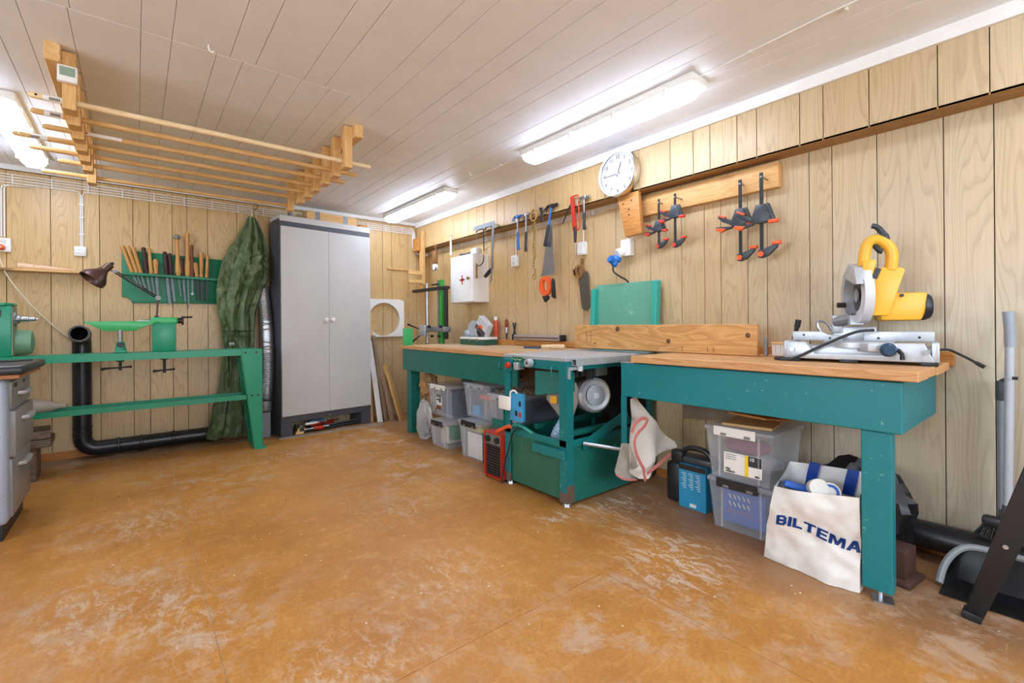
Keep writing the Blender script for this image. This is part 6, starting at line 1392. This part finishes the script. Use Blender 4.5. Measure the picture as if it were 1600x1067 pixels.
ribbon([(1.94, 1.525, .215), (1.97, 1.52, .19), (2.02, 1.52, .172), (2.09, 1.515, .158)], .005, M_HEM, 'stitched_hem')
def back_f(u, v): return Vector((2.52 + .02 * math.sin(u * 9), 1.50 - u * .34, .60 - v * (.17 - .05 * u)))
o_ = tag(B().sheet(back_f, 20, 8).thick(.004).done('hanging_cloth', mat('shade_linen', 'b8a894', 'a09080', rough=.9), angle=1), 'tan cloth hanging at the back under the near bench', 'cloth')
# blue carton with black machine on it
t = thing('blue_carton', 'blue product carton standing beside the clear boxes', 'carton', (2.37, 1.32, 0))
cbx = B().box((2.31, 1.245, .0), (2.47, 1.40, .235), .002, 1).done('carton', mat('carton_blue', '2e9ac8', '2788b4', rough=.45), t)
B().box((2.3085, 1.246, .205), (2.3095, 1.399, .234)).done('black_band', M_BLACK, cbx)
for c_ in range(3):
    for k in range(9): B().box((2.3085, 1.275 + c_ * .04, .185 - k * .010), (2.3095, 1.303 + c_ * .04 - .006 * (k % 3), .189 - k * .010)).done('print_line', mat('pale_print', 'b8dcec'), cbx)
B().box((2.308, 1.30, .012), (2.3095, 1.335, .03)).done('barcode', M_WHITE, cbx)
t = thing('jigsaw', 'black power tool lying on top of the blue carton', 'power tool', (2.38, 1.35, .236))
B().box((2.32, 1.22, .237), (2.42, 1.42, .275), .012).done('body', M_CLG, t); B().box((2.31, 1.38, .237), (2.36, 1.45, .30), .012).done('nose', M_BLKMET, t); B().tube(spline([(2.35, 1.40, .29), (2.35, 1.35, .318), (2.35, 1.27, .315), (2.35, 1.23, .28)], 4), .014, 10).done('handle', M_BLACK, t)
filler('black_case', 'black case standing on the floor behind the white cloth', 'case', (2.34, 1.41, 0), (2.55, 1.50, .22), M_BLACK, .02)

# ------------------------------------------------------------------ white carrier bag with blue lettering
t = thing('carrier_bag', 'white woven carrier bag with blue lettering beside the bench leg', 'bag', (2.17, .69, 0))
def bag_x(y, z):
    s = (y - .69)
    return 2.068 + .012 * math.sin(z * 16 + s * 9) + .10 * max(0, z - .24) ** 1.2 - .016 * math.cos(s * 9) + .012 * mnoise.noise(Vector((y * 9, z * 9, 4))) + .006 * mnoise.noise(Vector((y * 22, z * 22, 8))) + .013 * (facet(Vector((y * 7 + z * 3, z * 8 - y * 3, 2))) - .3)
def bag_front(u, v):
    yl = .862 - .02 * math.sin(v * 3) - .085 * max(0, v - .45); yr = .520
    y = yl + (yr - yl) * u; z = v * (.315 + .035 * u)
    return Vector((bag_x(y, z), y, z + .002))
def bag_back(u, v):
    yl = .862 - .085 * max(0, v - .45); y = yl + (.520 - yl) * u; z = v * (.385 + .02 * u)
    return Vector((2.29 - .05 * v + .01 * mnoise.noise(Vector((y * 8, z * 8, 1))), y, z + .002))
def bag_left(u, v):
    a = bag_front(0, v); c = bag_back(0, v); p = a + (c - a) * u
    return p + Vector((0, .02 * math.sin(PI * u) * (1 - .5 * v) - .03 * math.sin(PI * u) * max(0, v - .5), 0))
def bag_right(u, v):
    a = bag_front(1, v); c = bag_back(1, v); p = a + (c - a) * u
    return p + Vector((0, -.0, 0))
b = B(); b.sheet(bag_front, 36, 36); b.sheet(bag_back, 20, 20); b.sheet(bag_left, 14, 36); b.sheet(bag_right, 14, 20)
bgm = mat('woven_bag', 'ecebe8', 'dedcd8', rough=.38, bump=.12, bscale=120)
b.sheet(lambda u, v: bag_front(v, 0) + (bag_back(v, 0) - bag_front(v, 0)) * u, 4, 36)
b.done('bag_body', bgm, t, angle=2.0)
def bag_pt(x, y, d):                       # x, y in the plane of the print, wrapped on the bulging front
    u = x / .30; yy = .800 - x * .98; zz = .168 + y - .018 * u + .012 * math.sin(u * 6)
    return Vector((bag_x(yy, zz) - .003 - d, yy, zz))
LET = {'B': (.042, [(0, 0, .013, 1), (.013, 0, .036, .2), (.013, .4, .034, .6), (.013, .8, .034, 1), (.029, .15, .042, .5), (.028, .5, .040, .85)]), 'I': (.014, [(0, 0, .014, 1)]), 'L': (.036, [(0, 0, .013, 1), (.013, 0, .036, .22)]),
 'T': (.042, [(.0145, 0, .0275, .8), (0, .8, .042, 1)]), 'E': (.038, [(0, 0, .013, 1), (.013, 0, .038, .2), (.013, .4, .035, .6), (.013, .8, .038, 1)])}
def letter_quads(ch):
    if ch in LET: return LET[ch][0], [[(a, z0), (c, z0), (c, z1), (a, z1)] for a, z0, c, z1 in LET[ch][1]]
    if ch == 'M': return .056, [[(0, 0), (.012, 0), (.012, 1), (0, 1)], [(.044, 0), (.056, 0), (.056, 1), (.044, 1)], [(.006, 1), (.018, 1), (.034, .1), (.022, .1)], [(.038, 1), (.050, 1), (.034, .1), (.022, .1)]]
    return .050, [[(0, 0), (.014, 0), (.032, 1), (.018, 1)], [(.036, 0), (.050, 0), (.032, 1), (.018, 1)], [(.012, .22), (.038, .22), (.035, .42), (.015, .42)]]
lx = 0.0; LH = .040; M_PB = mat('print_blue', '1a50a4', '16448c', rough=.4)
for ch in 'BILTEMA':
    w_, qs = letter_quads(ch); b = B()
    for q in qs:
        (a0, z0), (a1, z1), (a2, z2), (a3, z3) = q
        n = 5
        def P2(i, j, d):
            s_ = i / n; r_ = j / n
            x = (a0 * (1 - s_) + a1 * s_) * (1 - r_) + (a3 * (1 - s_) + a2 * s_) * r_; y = (z0 * (1 - s_) + z1 * s_) * (1 - r_) + (z3 * (1 - s_) + z2 * s_) * r_
            return bag_pt(lx + x * .93 + .006 * y, y * LH, d)
        b.sheet(lambda u, v: P2(u * n, v * n, 0), n, n)
    b.thick(.0008); b.done('letter', M_PB, t); lx += (w_ + .005) * .93
for y in (.735, .60):
    hb = B().sheet(lambda u, v: bag_back(0, 1) * 0 + Vector((2.232 - .006 * math.sin(v * PI), y + (.5 - u) * .04 - .02 * v, .30 + v * .105)), 4, 10).thick(.003); hb.done('strap', mat('strap_blue', '2258c0', '1c4aa4', rough=.5), t, angle=1)
tag(B().lathe([(.034, 0), (.035, .002), (.035, .06), (.034, .062)], (2.14, .685, .325), (-.6, -.35, .25), 20).done('tape_roll', M_WPAINT), 'white roll sticking out of the carrier bag, left one', 'roll')
t = thing('tape_roll', 'white roll with blue ring sticking out of the carrier bag', 'roll', (2.15, .64, .30))
B().lathe([(.036, 0), (.037, .002), (.037, .07), (.036, .072)], (2.17, .655, .315), (-.7, -.35, .2), 20).done('roll', M_WPAINT, t)
B().lathe([(.030, 0), (.030, .002), (.020, .002), (.020, 0)], Vector((2.17, .655, .315)) + Vector((-.7, -.35, .2)).normalized() * .0722, (-.7, -.35, .2), 20, cap=False).done('blue_ring', M_BLUB, t)
tag(B().obox((2.15, .76, .31), (.10, .09, .03), (.2, .3, .4), .008).done('blue_packet', M_BLUB), 'blue packet just inside the carrier bag rim', 'packet')
crumple('black_sack', (2.50, .62, .19), (.11, .19, .19), .22, mat('black_film', '17181b', '24262a', rough=.35), 'black plastic sack behind the carrier bag under the near bench', 'sack', 17)
# brown block, pipe along the long wall
tag(B().obox((2.31, .455, .063), (.11, .075, .124), (0, 0, -.12), .004).obox((2.30, .445, .010), (.15, .10, .02), (0, 0, -.12), .003).done('steel_anvil', mat('brown_steel', '5a4038', '3f2d28', rough=.5)), 'brown rusty steel block on the floor behind the bench leg', 'block')
t = thing('floor_pipe', 'black plastic pipe running along the floor under the long wall', 'pipe', (XW - .09, .4, .03))
B().cyl((XW - .075, -.6, .098), (XW - .075, .98, .098), .056, n=24).done('pipe', M_PIPE, t)
for y in (-.3, .75): B().box((XW - .11, y, 0), (XW - .03, y + .03, .05)).done('support', M_DARK, t)

# ------------------------------------------------------------------ broom, dustpan and black trestle leg at the right edge
t = thing('broom', 'light grey broom standing against the long wall', 'broom', (XW - .12, .18, .10))
xb_ = XW - .105
B().cyl((xb_, .180, .29), (xb_ + .012, .172, .93), .0135, n=14).done('handle', mat('grey_tube', 'b6bcc4', 'a4aab2', rough=.4), t)
B().tube([(xb_ + .012, .172, .90), (xb_ + .013, .172, .96), (xb_ + .012, .1735, 1.0), (xb_ + .010, .176, 1.035)], [.0155, .0165, .017, .0165], 14).done('grip', mat('grey_grip', '9aa4ae', '8a949e', rough=.45), t)
B().lathe([(.015, 0), (.018, .03), (.022, .06)], (xb_, .180, .30), (0, 0, -1), 12).done('socket', mat('dark_grey_plastic', '54585e', '474b50', rough=.5), t)
hd = B().box((xb_ - .02, .10, .205), (xb_ + .025, .25, .245), .012).done('head', M_BLACK, t)
b = B()
for k in range(260):
    y = random.uniform(.10, .25); x = random.uniform(xb_ - .018, xb_ + .022); b.tube([(x, y, .21), (x + random.uniform(-.02, .01), y + (y - .175) * .35 + random.uniform(-.01, .01), .165)], .0009, 3)
o_ = b.done('bristles', M_BLACK, hd); o_['kind'] = 'stuff'
t = thing('dustpan_pole', 'grey dustpan pole clipped beside the broom handle', 'dustpan', (XW - .08, .2, .0))
B().cyl((XW - .055, .199, .26), (XW - .05, .199, .70), .0125, n=14).done('pole', mat('grey_tube2', '8f969e', '80878f', rough=.45), t)
B().lathe([(.015, 0), (.017, .004), (.017, .07), (.015, .075)], (XW - .05, .199, .69), (0, 0, 1), 12).done('pole_grip', MATS['dark_grey_plastic'], t)
B().tube([(XW - .05, .199, .765), (XW - .07, .185, .775), (XW - .10, .178, .785)], .007, 8).done('clip', MATS['dark_grey_plastic'], t)
B().cyl((XW - .125, .165, .785), (XW - .125, .15, .785), .006, n=8).done('clip_screw', M_BLACK, t)
# pan: open scoop
def pan_prof(u): return .365 - u * .33
b = B(); n = 16; rows = []
for i in range(n + 1):
    y = .335 - .28 * i / n; e = math.sin(PI * min(1, i / n)) ** .35
    rows.append([b.bm.verts.new(p) for p in ((2.275, y, .006), (2.36, y, .008 + .004 * e), (2.43, y, .012 + .02 * (1 - e)), (2.465, y, .03 + .05 * e), (2.475, y, .05 + .085 * e))])
for r0, r1 in zip(rows, rows[1:]):
    for k in range(4): b.bm.faces.new((r0[k], r0[k + 1], r1[k + 1], r1[k]))
b.thick(.003); b.done('pan', mat('black_pan', '1b1d20', '2e3033', rough=.35, scale=30), t)
B().tube(spline([(2.35, .345, .012), (2.39, .338, .06), (2.42, .315, .11), (2.45, .28, .138), (2.47, .22, .142), (2.475, .12, .14)], 6), .012, 8).done('pan_rim', mat('rim_grey', '8d9294', '7d8284', rough=.5), t)
B().tube([(2.47, .20, .142), (2.55, .20, .20), (XW - .055, .199, .27)], .010, 8).done('pole_joint', MATS['dark_grey_plastic'], t)
t = thing('trestle_leg', 'black painted slanting trestle leg at the right edge', 'trestle', (2.12, .2, 0))
f_ = Vector((2.19, .232, .02)); tp_ = Vector((2.13, .03, .72)); d_ = (tp_ - f_)
M_TRB = worn('black_trestle', '1c1d21', '6b6a68', 34, .72, .76, .45, '24262b')
wv = Vector((.008, -.022, -.007)); nv = Vector((-.03, .0, -.003))
B().prism([f_ + wv, f_ - wv, f_ + d_ * .35 - wv * 1.3, tp_ - wv * 1.6, tp_ + wv * 1.6, f_ + d_ * .35 + wv * 1.3], nv, .003).done('leg', M_TRB, t)
B().obox((2.175, .236, .014), (.05, .05, .026), (.15, 0, 0), .004).done('foot', M_BLACK, t)
q_ = f_ + d_ * .38 + nv; B().cyl(q_, q_ + Vector((-.006, 0, 0)), .007, n=10).done('rivet', M_STEEL, t)
B().prism([tp_ + wv, tp_ - wv, tp_ - wv + Vector((.05, -.6, 0)), tp_ + wv + Vector((.05, -.6, 0))], nv, .003).done('cross_beam', M_TRB, t)
B().prism([Vector((2.19, -.55, .0)) + wv, Vector((2.19, -.55, 0)) - wv, tp_ + Vector((.05, -.6, 0)) - wv, tp_ + Vector((.05, -.6, 0)) + wv], nv, .003).done('leg', M_TRB, t)
